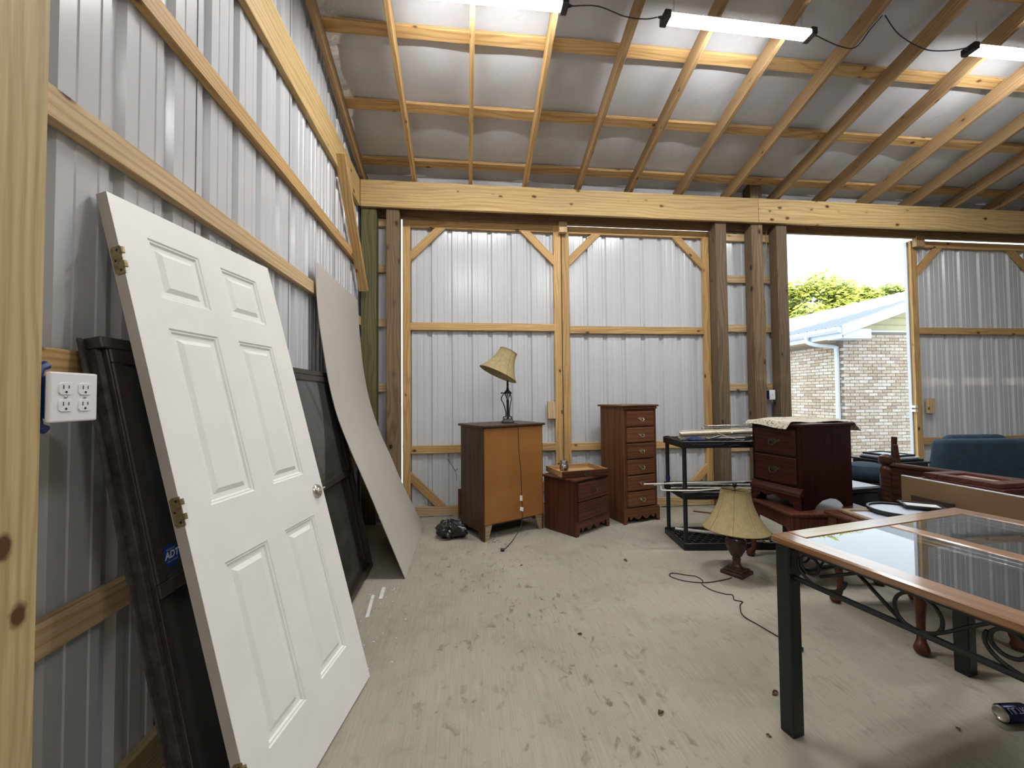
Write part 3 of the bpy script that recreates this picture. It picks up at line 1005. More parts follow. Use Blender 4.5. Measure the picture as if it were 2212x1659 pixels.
# ================================================================ chest of drawers, seen from its back
rz = math.radians(27)
cd = thing('chest_of_drawers', 'chest of drawers turned to show its orange hardboard back', 'dresser', (.151, 3.75, 0), rz)
W_, D_, H_ = .685, .46, 1.035
obj('side_panel', MB().prism([(0, 0, 0), (0, .06, 0), (0, .10, .07), (0, D_ - .10, .07), (0, D_ - .05, 0), (0, D_, 0), (0, D_, H_), (0, 0, H_)], (.018, 0, 0)), M['walnut_z'], cd, bevel=.002)
obj('side_panel', MB().prism([(W_ - .018, 0, 0), (W_ - .018, .06, 0), (W_ - .018, .10, .07), (W_ - .018, D_ - .10, .07), (W_ - .018, D_ - .05, 0), (W_ - .018, D_, 0), (W_ - .018, D_, H_), (W_ - .018, 0, H_)], (.018, 0, 0)), M['walnut_z'], cd, bevel=.002)
obj('back_panel', MB().box(.010, W_ - .010, -.004, .002, .150, H_ - .004), M['hardboard'], cd)
obj('corner_block', MB().prism([(.018, .004, 0), (.050, .004, 0), (.095, .004, .145), (.018, .004, .145)], (0, .02, 0)), M['beigeframe'], cd)
obj('corner_block', MB().prism([(W_ - .018, .004, 0), (W_ - .050, .004, 0), (W_ - .095, .004, .145), (W_ - .018, .004, .145)], (0, .02, 0)), M['beigeframe'], cd)
obj('bottom_board', MB().box(.018, W_ - .018, .005, D_ - .02, .135, .15), M['walnut_z'], cd)
bracket_apron(cd, 0, W_, D_, 0, .13, M['walnut_z'])
for k in range(5):
    z0 = .15 + k * .174
    drawer(cd, .025, W_ - .025, z0, z0 + .164, M['walnut_z'], M['brass_old'], D_ + .012, 0.006)
obj('face_frame', MB().box(.018, W_ - .018, D_ - .02, D_, .13, H_), M['walnut_z'], cd)
edge_top('top', 0, W_, 0, D_, H_, H_ + .023, M['walnut_z'], cd, .022)

# --- lamp with the crooked shade on it
lp = thing('table_lamp', 'black iron table lamp with crooked shade on the chest of drawers', 'lamp', (.418, 4.12, 1.059))
octo = lambda a, z: 1 / math.cos(((a + PI / 8) % (PI / 4)) - PI / 8)
obj('base', MB().lathe([(.066, 0), (.068, .012), (.060, .024), (.050, .030), (.048, .040)], 8), M['stone_base'], lp, bevel=.003)
obj('column', MB().lathe([(.014, .040), (.011, .055), (.015, .062), (.0125, .070), (.0125, .205), (.014, .215), (.017, .222), (.010, .230), (.012, .238)], 14), M['black_metal'], lp, smooth=40)
obj('glass_font', MB().lathe([(.010, .238), (.016, .250), (.020, .262), (.036, .292), (.038, .300)], 20), M['glass_clear'], lp, smooth=40)
obj('font_cage', MB().lathe([(.042, .298), (.043, .304), (.030, .316), (.018, .330), (.012, .345), (.014, .352), (.010, .360), (.011, .375), (.010, .43)], 20).tube([(.038 * math.cos(a), .038 * math.sin(a), .298) for a in [2 * PI * q / 16 for q in range(16)]], .003, 6, True), M['black_metal'], lp, smooth=40)
for a0, amp in ((3.05, 1.0), (4.5, .55), (.4, .45)):
    ca, sa_ = math.cos(a0), math.sin(a0)
    path = [(.034, .040), (.046, .046), (.042, .058), (.024, .062), (.018, .090), (.020 + .004 * amp, .130), (.022 + .022 * amp, .195), (.022 + .042 * amp, .232), (.022 + .040 * amp, .258), (.022 + .022 * amp, .288), (.024 + .026 * amp, .304), (.024 + .040 * amp, .302), (.024 + .038 * amp, .292)]
    obj('scroll_arm', MB().tube(catmull([(r * ca, r * sa_, z) for r, z in path], 5), .0050, 8), M['black_metal'], lp, smooth=True)
def bell_shade(parent, mat4, rb, rt, h, n=48, seams=8, name='shade'):
    prof = []
    for i in range(15):
        t = i / 14
        prof.append((rt + (rb - rt) * ((1 - t) ** 2.0 * .86 + (1 - t) * .14), h * t))
    sc = lambda a, z: 1 + .012 * abs(math.cos(a * seams / 2))
    inner = [(r - .0035, z) for r, z in reversed(prof)]
    sh = obj(name, MB().lathe(prof + inner + [prof[0]], n, mat4, cap=False, scale=sc), M['shade'], parent, smooth=50)
    for k in range(seams):
        a = 2 * PI * (k + .5) / seams
        obj('seam', MB().tube([mat4 @ Vector((r * sc(a, z) * math.cos(a), r * sc(a, z) * math.sin(a), z)) for r, z in prof], .0016, 5), M['shade_seam'], sh, smooth=True)
    for r, z in (prof[0], prof[-1]):
        obj('rim', MB().tube([mat4 @ Vector((r * sc(2 * PI * q / 40, z) * math.cos(2 * PI * q / 40), r * sc(2 * PI * q / 40, z) * math.sin(2 * PI * q / 40), z)) for q in range(40)], .003, 6, True), M['shade_seam'], sh, smooth=True)
    return sh
tm = Matrix.Translation((-.098, -.01, .492)) @ Matrix.Rotation(math.radians(25.5), 4, 'Y') @ Matrix.Rotation(math.radians(-4), 4, 'X')
bell_shade(lp, tm, .200, .092, .262)
obj('harp', MB().tube([(0, 0, .43), (.0, .0, .50), (.018, 0, .60)], .003, 6), M['brass_old'], lp)
cable('lamp_cord', 'brown lamp cord with paper tags hanging down the chest back to the floor', [(.45, 4.04, 1.064), (.462, 3.955, 1.062), (.488, 3.875, 1.055), (.492, 3.868, .95), (.496, 3.872, .80), (.512, 3.872, .62), (.520, 3.878, .40), (.524, 3.878, .25), (.510, 3.84, .12), (.43, 3.74, .03), (.35, 3.60, .007), (.31, 3.53, .007)], .0035, M['cord'], 'cord', n=8)
lc = D.objects['lamp_cord']
obj('paper_tag', MB().box(.500, .525, 3.862, 3.864, .335, .385), M['paper'], lc)
obj('paper_tag', MB().prism([(.498, 3.858, .245), (.530, 3.858, .235), (.534, 3.858, .272), (.502, 3.858, .280)], (0, .0015, 0)), M['paper'], lc)
obj('plug', MB().box(.285, .318, 3.505, 3.535, .002, .022), M['cord'], lc, bevel=.005)

# --- black bag beside it
def bagfn(u, v):
    a = 2 * PI * u; t = PI * (v * .96 + .02)
    n = 1 + .10 * math.sin(5 * a + 3 * t) + .08 * math.sin(9 * a - 4 * t) + .05 * math.sin(17 * a + 8 * t)
    neck = 1.0 + (.55 * max(0, math.cos(a + .25)) ** 5)
    return (.115 * n * neck * math.sin(t) * math.cos(a), .105 * n * math.sin(t) * math.sin(a), .078 - .078 * n * math.cos(t) * (1 if math.cos(t) < 0 else 1))
bb = MB()
nu, nv = 72, 30
for j in range(nv + 1):
    for i in range(nu):
        x, y, z = bagfn(i / nu, j / nv)
        bb.v.append((x, y, max(.002, z)))
for j in range(nv):
    for i in range(nu):
        bb.f.append((j * nu + i, j * nu + (i + 1) % nu, (j + 1) * nu + (i + 1) % nu, (j + 1) * nu + i))
bb.f.append(tuple(range(nu - 1, -1, -1))); bb.f.append(tuple(range(nv * nu, nv * nu + nu)))
tag(obj('bin_bag', bb, M['bag'], loc=(-.165, 3.93, 0), smooth=28, rot=(0, 0, -.15)), 'crumpled black plastic bag on the floor beside the chest of drawers', 'bag')

# --- frames propped behind the chest
for i, (x, y, m, lb) in enumerate(((-.095, 4.50, 'red_edge', 'thin red brown picture frame standing on edge behind the chest of drawers'), (-.060, 4.52, 'beigeframe', 'thin beige picture frame standing on edge behind the chest of drawers'))):
    f = thing('picture_frame', lb, 'frame', (x, y, .002), 0)
    hgt, wd = (.32, .40) if i == 0 else (.27, .36)
    obj('rail', MB().box(0, wd, 0, .018, 0, .035), M[m], f, bevel=.003)
    obj('rail', MB().box(0, wd, 0, .018, hgt - .035, hgt), M[m], f, bevel=.003)
    obj('stile', MB().box(0, .03, 0, .018, .035, hgt - .035), M[m], f, bevel=.003)
    obj('stile', MB().box(wd - .03, wd, 0, .018, .035, hgt - .035), M[m], f, bevel=.003)
    obj('backing', MB().box(.02, wd - .02, .010, .015, .02, hgt - .02), M['brown_board'], f)
    if i == 1:
        f.location.y = 4.53

# --- two-drawer nightstand with a loose drawer on it
ns = thing('nightstand', 'red brown two-drawer nightstand with a loose drawer on top', 'nightstand', (1.008, 3.758, 0), math.radians(35.4))
W_, D_, H_ = .525, .40, .518
obj('side_panel', MB().box(0, .018, 0, D_, 0, H_), M['cherry_z'], ns, bevel=.002)
obj('side_panel', MB().box(W_ - .018, W_, 0, D_, 0, H_), M['cherry_z'], ns, bevel=.002)
obj('back_panel', MB().box(.018, W_ - .018, D_ - .01, D_, .10, H_), M['cherry_z'], ns)
obj('face_frame', MB().box(.018, W_ - .018, .004, .022, .13, H_), M['cherry_z'], ns)
drawer(ns, .030, W_ - .030, .325, .495, M['cherry_x'], M['brass_dark'], 0, .022, .10)
drawer(ns, .030, W_ - .030, .145, .315, M['cherry_x'], M['brass_dark'], 0, .022, .10)
bracket_apron(ns, 0, W_, -.012, 0, .138, M['cherry_x'], style=1)
edge_top('top', 0, W_, 0, D_, H_, H_ + .0205, M['cherry_x'], ns, .02)
tr = thing('loose_drawer', 'open pine drawer with dark front lying on the nightstand', 'drawer', (.905, 3.838, .5395), math.radians(12))
W_, D_ = .515, .40
obj('bottom', MB().box(.012, W_ - .012, .01, D_ - .01, .006, .012), M['tray_in'], tr)
obj('front', MB().box(0, W_, -.016, .004, 0, .062), M['cherry_x'], tr, bevel=.006, seg=2)
obj('side', MB().box(.004, .016, .004, D_, 0, .058), M['tray_in'], tr, bevel=.002)
obj('side', MB().box(W_ - .016, W_ - .004, .004, D_, 0, .058), M['tray_in'], tr, bevel=.002)
obj('back', MB().box(.016, W_ - .016, D_ - .012, D_, 0, .056), M['tray_in'], tr, bevel=.002)
pull(tr, W_ / 2, .028, -.016, .10, M['brass_dark'])
jr = thing('jar', 'silver mercury glass jar standing in the loose drawer', 'jar', (.962, 3.985, .552))
obj('body', MB().lathe([(.030, 0), (.038, .004), (.044, .035), (.047, .075), (.043, .095), (.034, .104), (.033, .110)], 28), M['jar'], jr, smooth=40)
obj('lid', MB().lathe([(.037, .108), (.038, .112), (.038, .130), (.034, .136), (.006, .138)], 28), M['silver'], jr, smooth=40)

# --- tall six-drawer chest
lg = thing('lingerie_chest', 'tall narrow brown chest with six small drawers', 'dresser', (1.605, 4.064, 0), math.radians(16.2))
W_, D_, H_ = .435, .395, 1.205
obj('side_panel', MB().box(0, .018, .0, D_, .0, H_), M['oak_z'], lg, bevel=.002)
obj('side_panel', MB().box(W_ - .018, W_, 0, D_, 0, H_), M['oak_z'], lg, bevel=.002)
obj('back_panel', MB().box(.018, W_ - .018, D_ - .008, D_, .05, H_), M['oak_z'], lg)
obj('face_frame', MB().box(.018, W_ - .018, .004, .02, .14, H_), M['oak_z'], lg)
zs = [.165, .340, .510, .682, .852, 1.012, 1.155]
zs = [.168 + k * .1665 for k in range(7)]
for k in range(6):
    drawer(lg, .045, W_ - .040, zs[k], zs[k + 1] - .014, M['oak_x'], M['brass_pull'], 0, .016, .085)
obj('base_molding', MB().box(-.012, W_ + .012, -.016, .0, .135, .158), M['oak_x'], lg, bevel=.006, seg=2)
bracket_apron(lg, -.014, W_ + .014, -.018, 0, .138, M['oak_x'], style=1)
obj('cornice', MB().box(-.008, W_ + .008, -.010, .0, H_ - .026, H_), M['oak_x'], lg, bevel=.003)
dn = MB()
for k in range(22):
    x = .004 + k * (W_ - .008) / 22
    dn.box(x, x + .011, -.015, -.009, H_ - .020, H_ - .008)
tag(obj('dentil_row', dn, M['oak_x'], lg), kind='stuff')
edge_top('top', 0, W_, 0, D_, H_, H_ + .020, M['oak_x'], lg, .024)

# ================================================================ black shelving unit and what lies on it
su = thing('shelving_unit', 'black plastic three-shelf storage rack with hollow posts', 'shelf', (1.834, 3.319, 0), math.radians(-6.5))
W_, D_ = .91, .445
def shelf(z0, z1):
    s = obj('shelf', MB().box(0, W_, 0, .022, z0, z1).box(0, W_, D_ - .022, D_, z0, z1).box(0, .022, .022, D_ - .022, z0, z1).box(W_ - .022, W_, .022, D_ - .022, z0, z1), M['black_plastic'], su, bevel=.006)
    grid = MB()
    zt = z1 - .006
    ny, nx = 9, 12
    for j in range(ny + 1):
        yq = .022 + (D_ - .044) * j / ny
        grid.box(.022, W_ - .022, yq - .006, yq + .006, zt - .012, zt)
    for i in range(nx + 1):
        xq = .022 + (W_ - .044) * i / nx
        for j in range(ny):
            yq = .022 + (D_ - .044) * j / ny
            off = (W_ - .044) / nx * .5 * (j % 2)
            if xq + off < W_ - .02:
                grid.box(xq + off - .007, xq + off + .007, yq, yq + (D_ - .044) / ny, zt - .012, zt)
    tag(obj('shelf_grid', grid, M['black_plastic'], s), kind='stuff')
    for yq, sg in ((-.0025, 1),):
        pth = [(.05, 0), (.09, -.024), (.34, -.024), (.365, 0)]
        r = MB()
        r.tube([(x, yq, z1 - .008 + z) for x, z in pth], .0022, 5)
        r2 = MB().tube([(.40, yq, z0 + .004), (.42, yq, z0 + .022), (.50, yq, z0 + .022), (.52, yq, z0 + .004)], .0022, 5)
        r3 = MB().tube([(W_ - x, yq, z1 - .008 + z) for x, z in pth], .0022, 5)
        for q in (r, r2, r3):
            obj('molded_rib', q, M['black_plastic'], s)
    return s
for z0, z1 in ((0, .062), (.430, .496), (.868, .928)):
    shelf(z0, z1)
for x in (.030, W_ - .030):
    for y in (.030, D_ - .030):
        for z0, z1 in ((.062, .430), (.496, .868)):
            obj('leg', MB().lathe([(.019, z0), (.0175, z0 + .01), (.0175, z1 - .01), (.019, z1)], 16, Matrix.Translation((x, y, 0))), M['black_plastic'], su, smooth=40)
        obj('post_cap', MB().lathe([(.021, .928), (.021, .934), (.012, .936)], 16, Matrix.Translation((x, y, 0))), M['black_plastic'], su)
SM = su.matrix_basis if False else Matrix.Translation((1.834, 3.319, 0)) @ Matrix.Rotation(math.radians(-6.5), 4, 'Z')
def on_shelf(x, y, z):
    return tuple(SM @ Vector((x, y, z)))
bl_ = thing('rolled_blind', 'cream slatted blind rolled up on the top shelf of the black rack', 'blind', on_shelf(0, 0, 0), math.radians(-6.5))
for k in range(11):
    a = k * 1.9
    rr = .005 + .0030 * k
    yc, zc = .17 + rr * math.cos(a), .974 + rr * .9 * math.sin(a)
    dx = random.uniform(-.015, .015)
    obj('slat', MB().bar((.045 + dx, yc - .03, zc), (.80 + dx, yc + .12, zc + .008), .009, .034, up=(0, math.sin(a), math.cos(a))), M['cream'], bl_)
cable('blind_cord', 'thin pale cord looping off the rolled blind', [on_shelf(.36, .17, 1.008), on_shelf(.38, .13, .985), on_shelf(.43, .07, .955), on_shelf(.50, .04, .936), on_shelf(.56, .045, .932)], .0022, M['cream'], 'cord')
def rod(name, label, a, b, r, m, cat, grp=None):
    return tag(obj(name, MB().tube([a, b], r, 10), m, smooth=40), label, cat, grp)
rod('metal_rod', 'short bright metal rod lying in front of the rolled blind', on_shelf(.235, .035, .940), on_shelf(.36, .065, .965), .009, M['silver'], 'rod')
rod('metal_rod', 'long dull metal rod under the rolled blind', on_shelf(.25, .095, .940), on_shelf(.60, .11, .942), .010, M['chain'], 'rod')
tag(obj('folded_cloth', MB().sheet(lambda u, v: on_shelf(.09 + .13 * u, .04 + .09 * v, .936 + .022 * math.sin(PI * u) * math.sin(PI * v) + .004 * math.sin(19 * u + 7 * v)), 14, 10, .005), M['blue_cloth'], smooth=40), 'small navy cloth bunched on the top shelf in front of the blind', 'cloth')
for k, (x0, y0, x1, y1, z, lb) in enumerate(((.30, .22, .86, .30, 1.020, 'topmost curtain rod crossing the rolled blind'), (.36, .30, .88, .22, 1.036, 'curtain rod tilted across the top of the blind'), (.50, .11, .89, .13, .985, 'thin curtain rod lying beside the blind end'), (.42, .36, .88, .38, .937, 'lowest curtain rod behind the rolled blind'))):
    cr = thing('curtain_rod', lb, 'rod', (0, 0, 0))
    a = on_shelf(x0, y0, z); b_ = on_shelf(x1, y1, z + .012)
    obj('tube', MB().tube([a, b_], .0065, 8), M['silver' if k % 2 else 'chain'], cr, smooth=40)
    obj('finial', MB().lathe([(.001, 0), (.010, .008), (.012, .016), (.006, .026)], 12, Matrix.Translation(a) @ Matrix.Rotation(-PI / 2, 4, 'Y')), M['silver'], cr, smooth=40)
pts = [on_shelf(.62 + .20 * random.random(), .04 + .06 * random.random(), .937 + .038 * random.random()) for q in range(34)]
tag(obj('tangled_wire', MB().tube(catmull(pts, 4), .0022, 5), M['silver'], smooth=True), 'tangle of shiny wire at the right end of the top shelf', 'wire')
rods = [((-.30, .10, .545), (.62, .16, .545), 'longest white rod, sticking furthest out of the middle shelf'),
        ((-.20, .13, .531), (.02, .22, .531), 'short white rod end resting on the rack post'),
        ((.02, .26, .517), (.85, .13, .517), 'white rod crossing the middle shelf to its front right'),
        ((-.05, .135, .503), (.88, .115, .503), 'white rod along the front edge of the middle shelf'),
        ((.05, .34, .503), (.90, .38, .503), 'white rod along the back of the middle shelf'),
        ((.10, .26, .503), (.86, .22, .508), 'white rod in the middle of the middle shelf')]
for a, b_, lb in rods:
    rod('white_rod', lb, on_shelf(*a), on_shelf(*b_), .0062, M['white_rod'], 'rod', 'white rods on the middle shelf')
tag(obj('white_rod', MB().tube(catmull([on_shelf(-.19, -.012, .552), on_shelf(-.192, -.012, .527), on_shelf(-.18, -.012, .517), on_shelf(-.14, -.012, .515), on_shelf(.10, -.012, .512), on_shelf(.40, .07, .505), on_shelf(.80, .06, .503)], 5), .006, 10), M['white_rod'], smooth=True), 'white rod with a hooked end sticking out of the middle shelf', 'rod', 'white rods on the middle shelf')
rod('white_tube', 'thick white tube lying diagonally on the bottom shelf', on_shelf(.06, .34, .078), on_shelf(.62, .10, .078), .0135, M['white_rod'], 'tube')
pb_ = thing('paint_brush', 'small paint brush on the front rim of the bottom shelf', 'brush', on_shelf(.60, .012, .066), math.radians(-12))
obj('handle', MB().box(0, .07, -.009, .009, 0, .012), M['beigeframe'], pb_, bevel=.003)
obj('ferrule', MB().box(.07, .09, -.014, .014, -.001, .013), M['silver'], pb_)
obj('bristles', MB().box(.09, .125, -.013, .013, 0, .012), M['cream'], pb_)
tp = obj('tape_wrap', MB().lathe([(.0195, .515), (.0205, .52), (.0205, .548), (.0195, .552)], 16, Matrix.Translation((.030, D_ - .030, 0))), M['blue_cloth'], su, smooth=40)

# ================================================================ urn lamp on the floor
fl = thing('table_lamp', 'urn lamp with bell shade standing on the concrete floor', 'lamp', (1.985, 2.855, 0), math.radians(28))
obj('plinth', MB().box(-.082, .082, -.082, .082, 0, .026).box(-.066, .066, -.066, .066, .024, .042), M['urn'], fl, bevel=.004)
obj('urn_foot', MB().lathe([(.052, .042), (.050, .050), (.034, .060), (.027, .075), (.025, .100), (.030, .104), (.030, .110), (.026, .114), (.028, .128)], 24), M['urn'], fl, smooth=40)
obj('urn_body', MB().lathe([(.028, .126), (.036, .134), (.044, .150), (.060, .185), (.070, .220), (.071, .245), (.060, .262), (.042, .268), (.040, .276), (.052, .288), (.056, .298), (.048, .304)], 28, scale=lambda a, z: 1 + .045 * math.sin(7 * a + 26 * z)), M['urn'], fl, smooth=40)
obj('stem', MB().lathe([(.048, .302), (.028, .312), (.020, .330), (.012, .345), (.012, .42), (.004, .43), (.004, .635)], 16), M['urn'], fl, smooth=40)
bell_shade(fl, Matrix.Translation((0, 0, .330)) @ Matrix.Rotation(math.radians(1.5), 4, 'Y'), .222, .100, .285)
obj('finial', MB().lathe([(.004, .632), (.012, .638), (.016, .648), (.014, .660), (.006, .668)], 16), M['black_metal'], fl, smooth=40)
obj('shade_spider', MB().tube([(-.10, 0, .612), (.10, 0, .612)], .002, 5).tube([(0, -.10, .612), (0, .10, .612)], .002, 5), M['black_metal'], fl)
cc = cable('lamp_cord', 'dark lamp cord looped across the floor towards the glass table', [(1.90, 2.79, .005), (1.85, 2.77, .004), (1.68, 2.74, .004), (1.56, 2.77, .004), (1.49, 2.83, .004), (1.475, 2.885, .004), (1.52, 2.915, .004), (1.60, 2.87, .004), (1.655, 2.84, .004), (1.665, 2.77, .004), (1.63, 2.72, .004), (1.645, 2.63, .004), (1.70, 2.57, .004), (1.74, 2.55, .004), (1.71, 2.49, .004), (1.745, 2.46, .004), (1.70, 2.42, .004), (1.64, 2.31, .004), (1.66, 2.20, .004), (1.69, 2.07, .004), (1.705, 2.0, .004)], .0032, M['cord'], 'cord', n=7)
obj('plug', MB().box(1.695, 1.722, 1.955, 2.0, .002, .022), M['cord'], cc, bevel=.005)

# ================================================================ dark nightstand on an end table
def cabriole(parent, x, y, h, m, sx, sy):
    l = MB()
    out = Vector((sx, sy, 0)).normalized()
    path = []
    rad = []
    for z, o, r in ((h, 0, .036), (h * .90, .014, .038), (h * .78, .020, .033), (h * .60, .010, .025), (h * .38, -.006, .019), (h * .20, -.006, .017), (h * .13, .006, .022), (h * .09, .014, .030), (h * .05, .016, .034), (h * .015, .014, .026), (.001, .014, .014)):
        path.append((x + out.x * o, y + out.y * o, z)); rad.append(r)
    cp = catmull(path, 3); cr_ = []
    n = len(cp)
    for i in range(n):
        t = i / 3; k = min(int(t), len(rad) - 2); f = t - k
        cr_.append(rad[k] * (1 - f) + rad[k + 1] * f)
    return obj('leg', l.tube(cp, cr_, 14), m, parent, smooth=True)
def end_table(label, loc, rz, w, d, h):
    t = thing('end_table', label, 'table', loc, rz, 'end tables with claw feet')
    obj('top', MB().box(0, w, 0, d, h - .028, h), M['leg_red'], t, bevel=.012, seg=3)
    ap = .095
    for x0, x1, y0, y1 in ((.035, w - .035, .03, .048), (.035, w - .035, d - .048, d - .03), (.03, .048, .035, d - .035), (w - .048, w - .03, .035, d - .035)):
        obj('apron', MB().box(x0, x1, y0, y1, h - .028 - ap, h - .028), M['leg_red'], t, bevel=.003)
    for x, y in ((.05, .05), (w - .05, .05), (.05, d - .05), (w - .05, d - .05)):
        obj('corner_block', MB().box(x - .032, x + .032, y - .032, y + .032, h - .13, h - .028), M['leg_red'], t, bevel=.004)
        cabriole(t, x, y, h - .13, M['leg_red'], (x - w / 2), (y - d / 2))
    return t
end_table('red brown end table carrying the dark nightstand', (2.215, 2.60, 0), math.radians(-7), .66, .60, .50)
end_table('red brown claw-foot end table with picture frames, beside the glass table', (2.255, 1.83, 0), math.radians(-4), .60, .60, .575)

a9 = math.radians(9)
lx = Vector((math.sin(a9), -math.cos(a9), 0))
W_, D_, H_ = .415, .47, .590
o9 = Vector((2.364, 2.655, .5005)) - lx * W_
n2 = thing('nightstand', 'shade-darkened mahogany nightstand stacked on an end table under a crochet runner', 'nightstand', o9, a9 - PI / 2)
sidep = lambda x: [(x, .0, 0), (x, .10, 0), (x, .125, .028), (x, .18, .058), (x, .25, .068), (x, .32, .058), (x, .375, .028), (x, .40, 0), (x, D_, 0), (x, D_, H_), (x, .0, H_)]
obj('side_panel', MB().prism(sidep(0), (.018, 0, 0)), M['dark_z'], n2)
obj('side_panel', MB().prism(sidep(W_ - .018), (.018, 0, 0)), M['dark_z'], n2)
obj('back_panel', MB().box(.018, W_ - .018, D_ - .008, D_, .08, H_), M['dark_z'], n2)
obj('face_frame', MB().box(.018, W_ - .018, .004, .02, .14, H_), M['dark_z'], n2)
for x in (.004, W_ - .030):
    obj('reeded_stile', MB().box(x, x + .026, -.008, .004, .15, H_).box(x + .005, x + .009, -.012, -.008, .15, H_).box(x + .017, x + .021, -.012, -.008, .15, H_), M['dark_z'], n2, bevel=.001)
drawer(n2, .034, W_ - .034, .375, .565, M['dark_x'], M['brass_dark'], 0, .018, .11)
drawer(n2, .034, W_ - .034, .165, .362, M['dark_x'], M['brass_dark'], 0, .018, .11)
obj('base_molding', MB().prism([(0, -.004, .150), (0, -.012, .150), (0, -.018, .135), (0, -.034, .120), (0, -.040, .095), (0, 0, .095)], (W_ + .006, 0, 0)), M['dark_x'], n2)
bracket_apron(n2, 0, W_, -.030, 0, .097, M['dark_x'], style=0)
edge_top('top', 0, W_, 0, D_, H_, H_ + .022, M['dark_x'], n2, .022)
# crochet runner
N2M = Matrix.Translation(o9) @ Matrix.Rotation(a9 - PI / 2, 4, 'Z')
def runner(u, v):
    x = -.065 + (W_ - .005 + .09 * v) * u
    y = -.072 + (D_ + .205) * v + .015 * math.sin(5 * u)
    wob = .006 * math.sin(14 * u + 5 * v) * math.sin(9 * v)
    x += wob; y += wob
    dx = max(0, -.022 - x, x - W_ - .022); dy = max(0, -.022 - y, y - D_ - .022)
    d = math.hypot(dx, dy)
    z = H_ + .022 + .006 + .005 * math.sin(11 * u + 3) * math.sin(13 * v) + .022 * max(0, math.sin(PI * u) * math.sin(PI * v)) - .75 * d
    x -= math.copysign(min(dx * .45, .03), x - W_ / 2) if dx else 0
    y -= math.copysign(min(dy * .45, .05), y - D_ / 2) if dy else 0
    p = N2M @ Vector((x, y, z))
    return tuple(p)
tag(obj('crochet_runner', MB().sheet(runner, 40, 50, -.004), M['lace'], smooth=50), 'cream crochet runner draped over the dark nightstand top', 'cloth')
tag(obj('paper_scrap', MB().sheet(lambda u, v: (2.43 + .10 * u, 2.80 + .06 * v, .5035 + .022 * math.sin(PI * u)), 8, 3, .001), M['paper']), 'white paper scrap under the dark nightstand', 'paper')

# ================================================================ glass table in the foreground
ua = math.radians(11)
TA = Vector((1.218, 1.54, 0))
gt = thing('glass_table', 'oak framed glass-top table with dark green metal legs and scrollwork', 'table', TA, ua)
# local x = along the short far edge (A to B), local -y = along the long edge towards the photographer
TW, TL, TZ = 1.18, 1.68, .765
fw = .085
ft = .030
def frame_piece(name, a, b_, w, inner):
    return board(name, a, b_, ft, w, M['oakframe'], gt, bevel=.006)
frame_piece('frame_side', (fw / 2, 0, TZ - ft / 2), (fw / 2, -TL, TZ - ft / 2), fw, 1)
frame_piece('frame_side', (TW - fw / 2, 0, TZ - ft / 2), (TW - fw / 2, -TL, TZ - ft / 2), fw, 1)
frame_piece('frame_end', (fw, -fw / 2, TZ - ft / 2), (TW - fw, -fw / 2, TZ - ft / 2), fw, 1)
frame_piece('frame_end', (fw, -TL + fw / 2, TZ - ft / 2), (TW - fw, -TL + fw / 2, TZ - ft / 2), fw, 1)
frame_piece('frame_bar', (TW / 2, -fw, TZ - ft / 2), (TW / 2, -TL + fw, TZ - ft / 2), .07, 1)
for x0, x1 in ((fw - .002, TW / 2 - .033), (TW / 2 + .033, TW - fw + .002)):
    obj('glass_pane', MB().box(x0, x1, -TL + fw - .002, -fw + .002, TZ - .010, TZ - .003), M['glass_table'], gt)
lw = .058
li = .041
for x in (li, TW - li):
    for y in (-li, -TL + li):
        obj('leg', MB().box(x - lw / 2, x + lw / 2, y - lw / 2, y + lw / 2, 0, TZ - ft), M['green_metal'], gt, bevel=.004)
zb = .612
zt = TZ - ft - .012
def side_run(fn, L):
    """rails and scrollwork along one side; fn(s, z) -> local point"""
    r = 0.0085
    obj('stretcher', MB().tube([fn(0, zb), fn(L, zb)], .0105, 8), M['green_metal'], gt, smooth=40)
    obj('upper_rail', MB().tube([fn(0, zt), fn(L, zt)], .0085, 8), M['green_metal'], gt, smooth=40)
    h = zt - zb
    n = max(1, round(L / .55))
    P = L / n
    for k in range(n):
        o = k * P
        zc = (zt + zb) / 2
        obj('ring', MB().tube([fn(o + .06 + .034 * math.cos(a), zc + .016 + .034 * math.sin(a)) for a in [2 * PI * q / 24 for q in range(24)]], .0055, 6, True), M['green_metal'], gt, smooth=True)
        obj('scroll', MB().tube([fn(o + .10 - .085 * math.cos(a), zb + .062 - .058 * math.sin(a)) for a in [PI * q / 16 for q in range(-2, 17)]], .0055, 6), M['green_metal'], gt, smooth=True)
        obj('strut', MB().tube([fn(o + .10, zb + .045), fn(o + .22, zt - .004)], .0062, 6), M['green_metal'], gt, smooth=True)
        obj('strut', MB().tube([fn(o + .22, zt), fn(o + .345, zb + .010)], .0062, 6), M['green_metal'], gt, smooth=True)
        obj('ring', MB().tube([fn(o + .385 + .058 * math.cos(a), zc + .056 * math.sin(a)) for a in [2 * PI * q / 28 for q in range(28)]], .0055, 6, True), M['green_metal'], gt, smooth=True)
        obj('scroll', MB().tube(catmull([fn(o + .345, zb + .012), fn(o + .385, zb + .004), fn(o + .43, zb + .020), fn(o + .50, zt - .035), fn(min(o + .54, L), zt - .004)], 6), .0055, 6), M['green_metal'], gt, smooth=True)
side_run(lambda s, z: (li, -li - lw / 2 - s, z), TL - 2 * li - lw)
side_run(lambda s, z: (TW - li, -li - lw / 2 - s, z), TL - 2 * li - lw)
side_run(lambda s, z: (li + lw / 2 + s, -li, z), TW - 2 * li - lw)
side_run(lambda s, z: (li + lw / 2 + s, -TL + li, z), TW - 2 * li - lw)

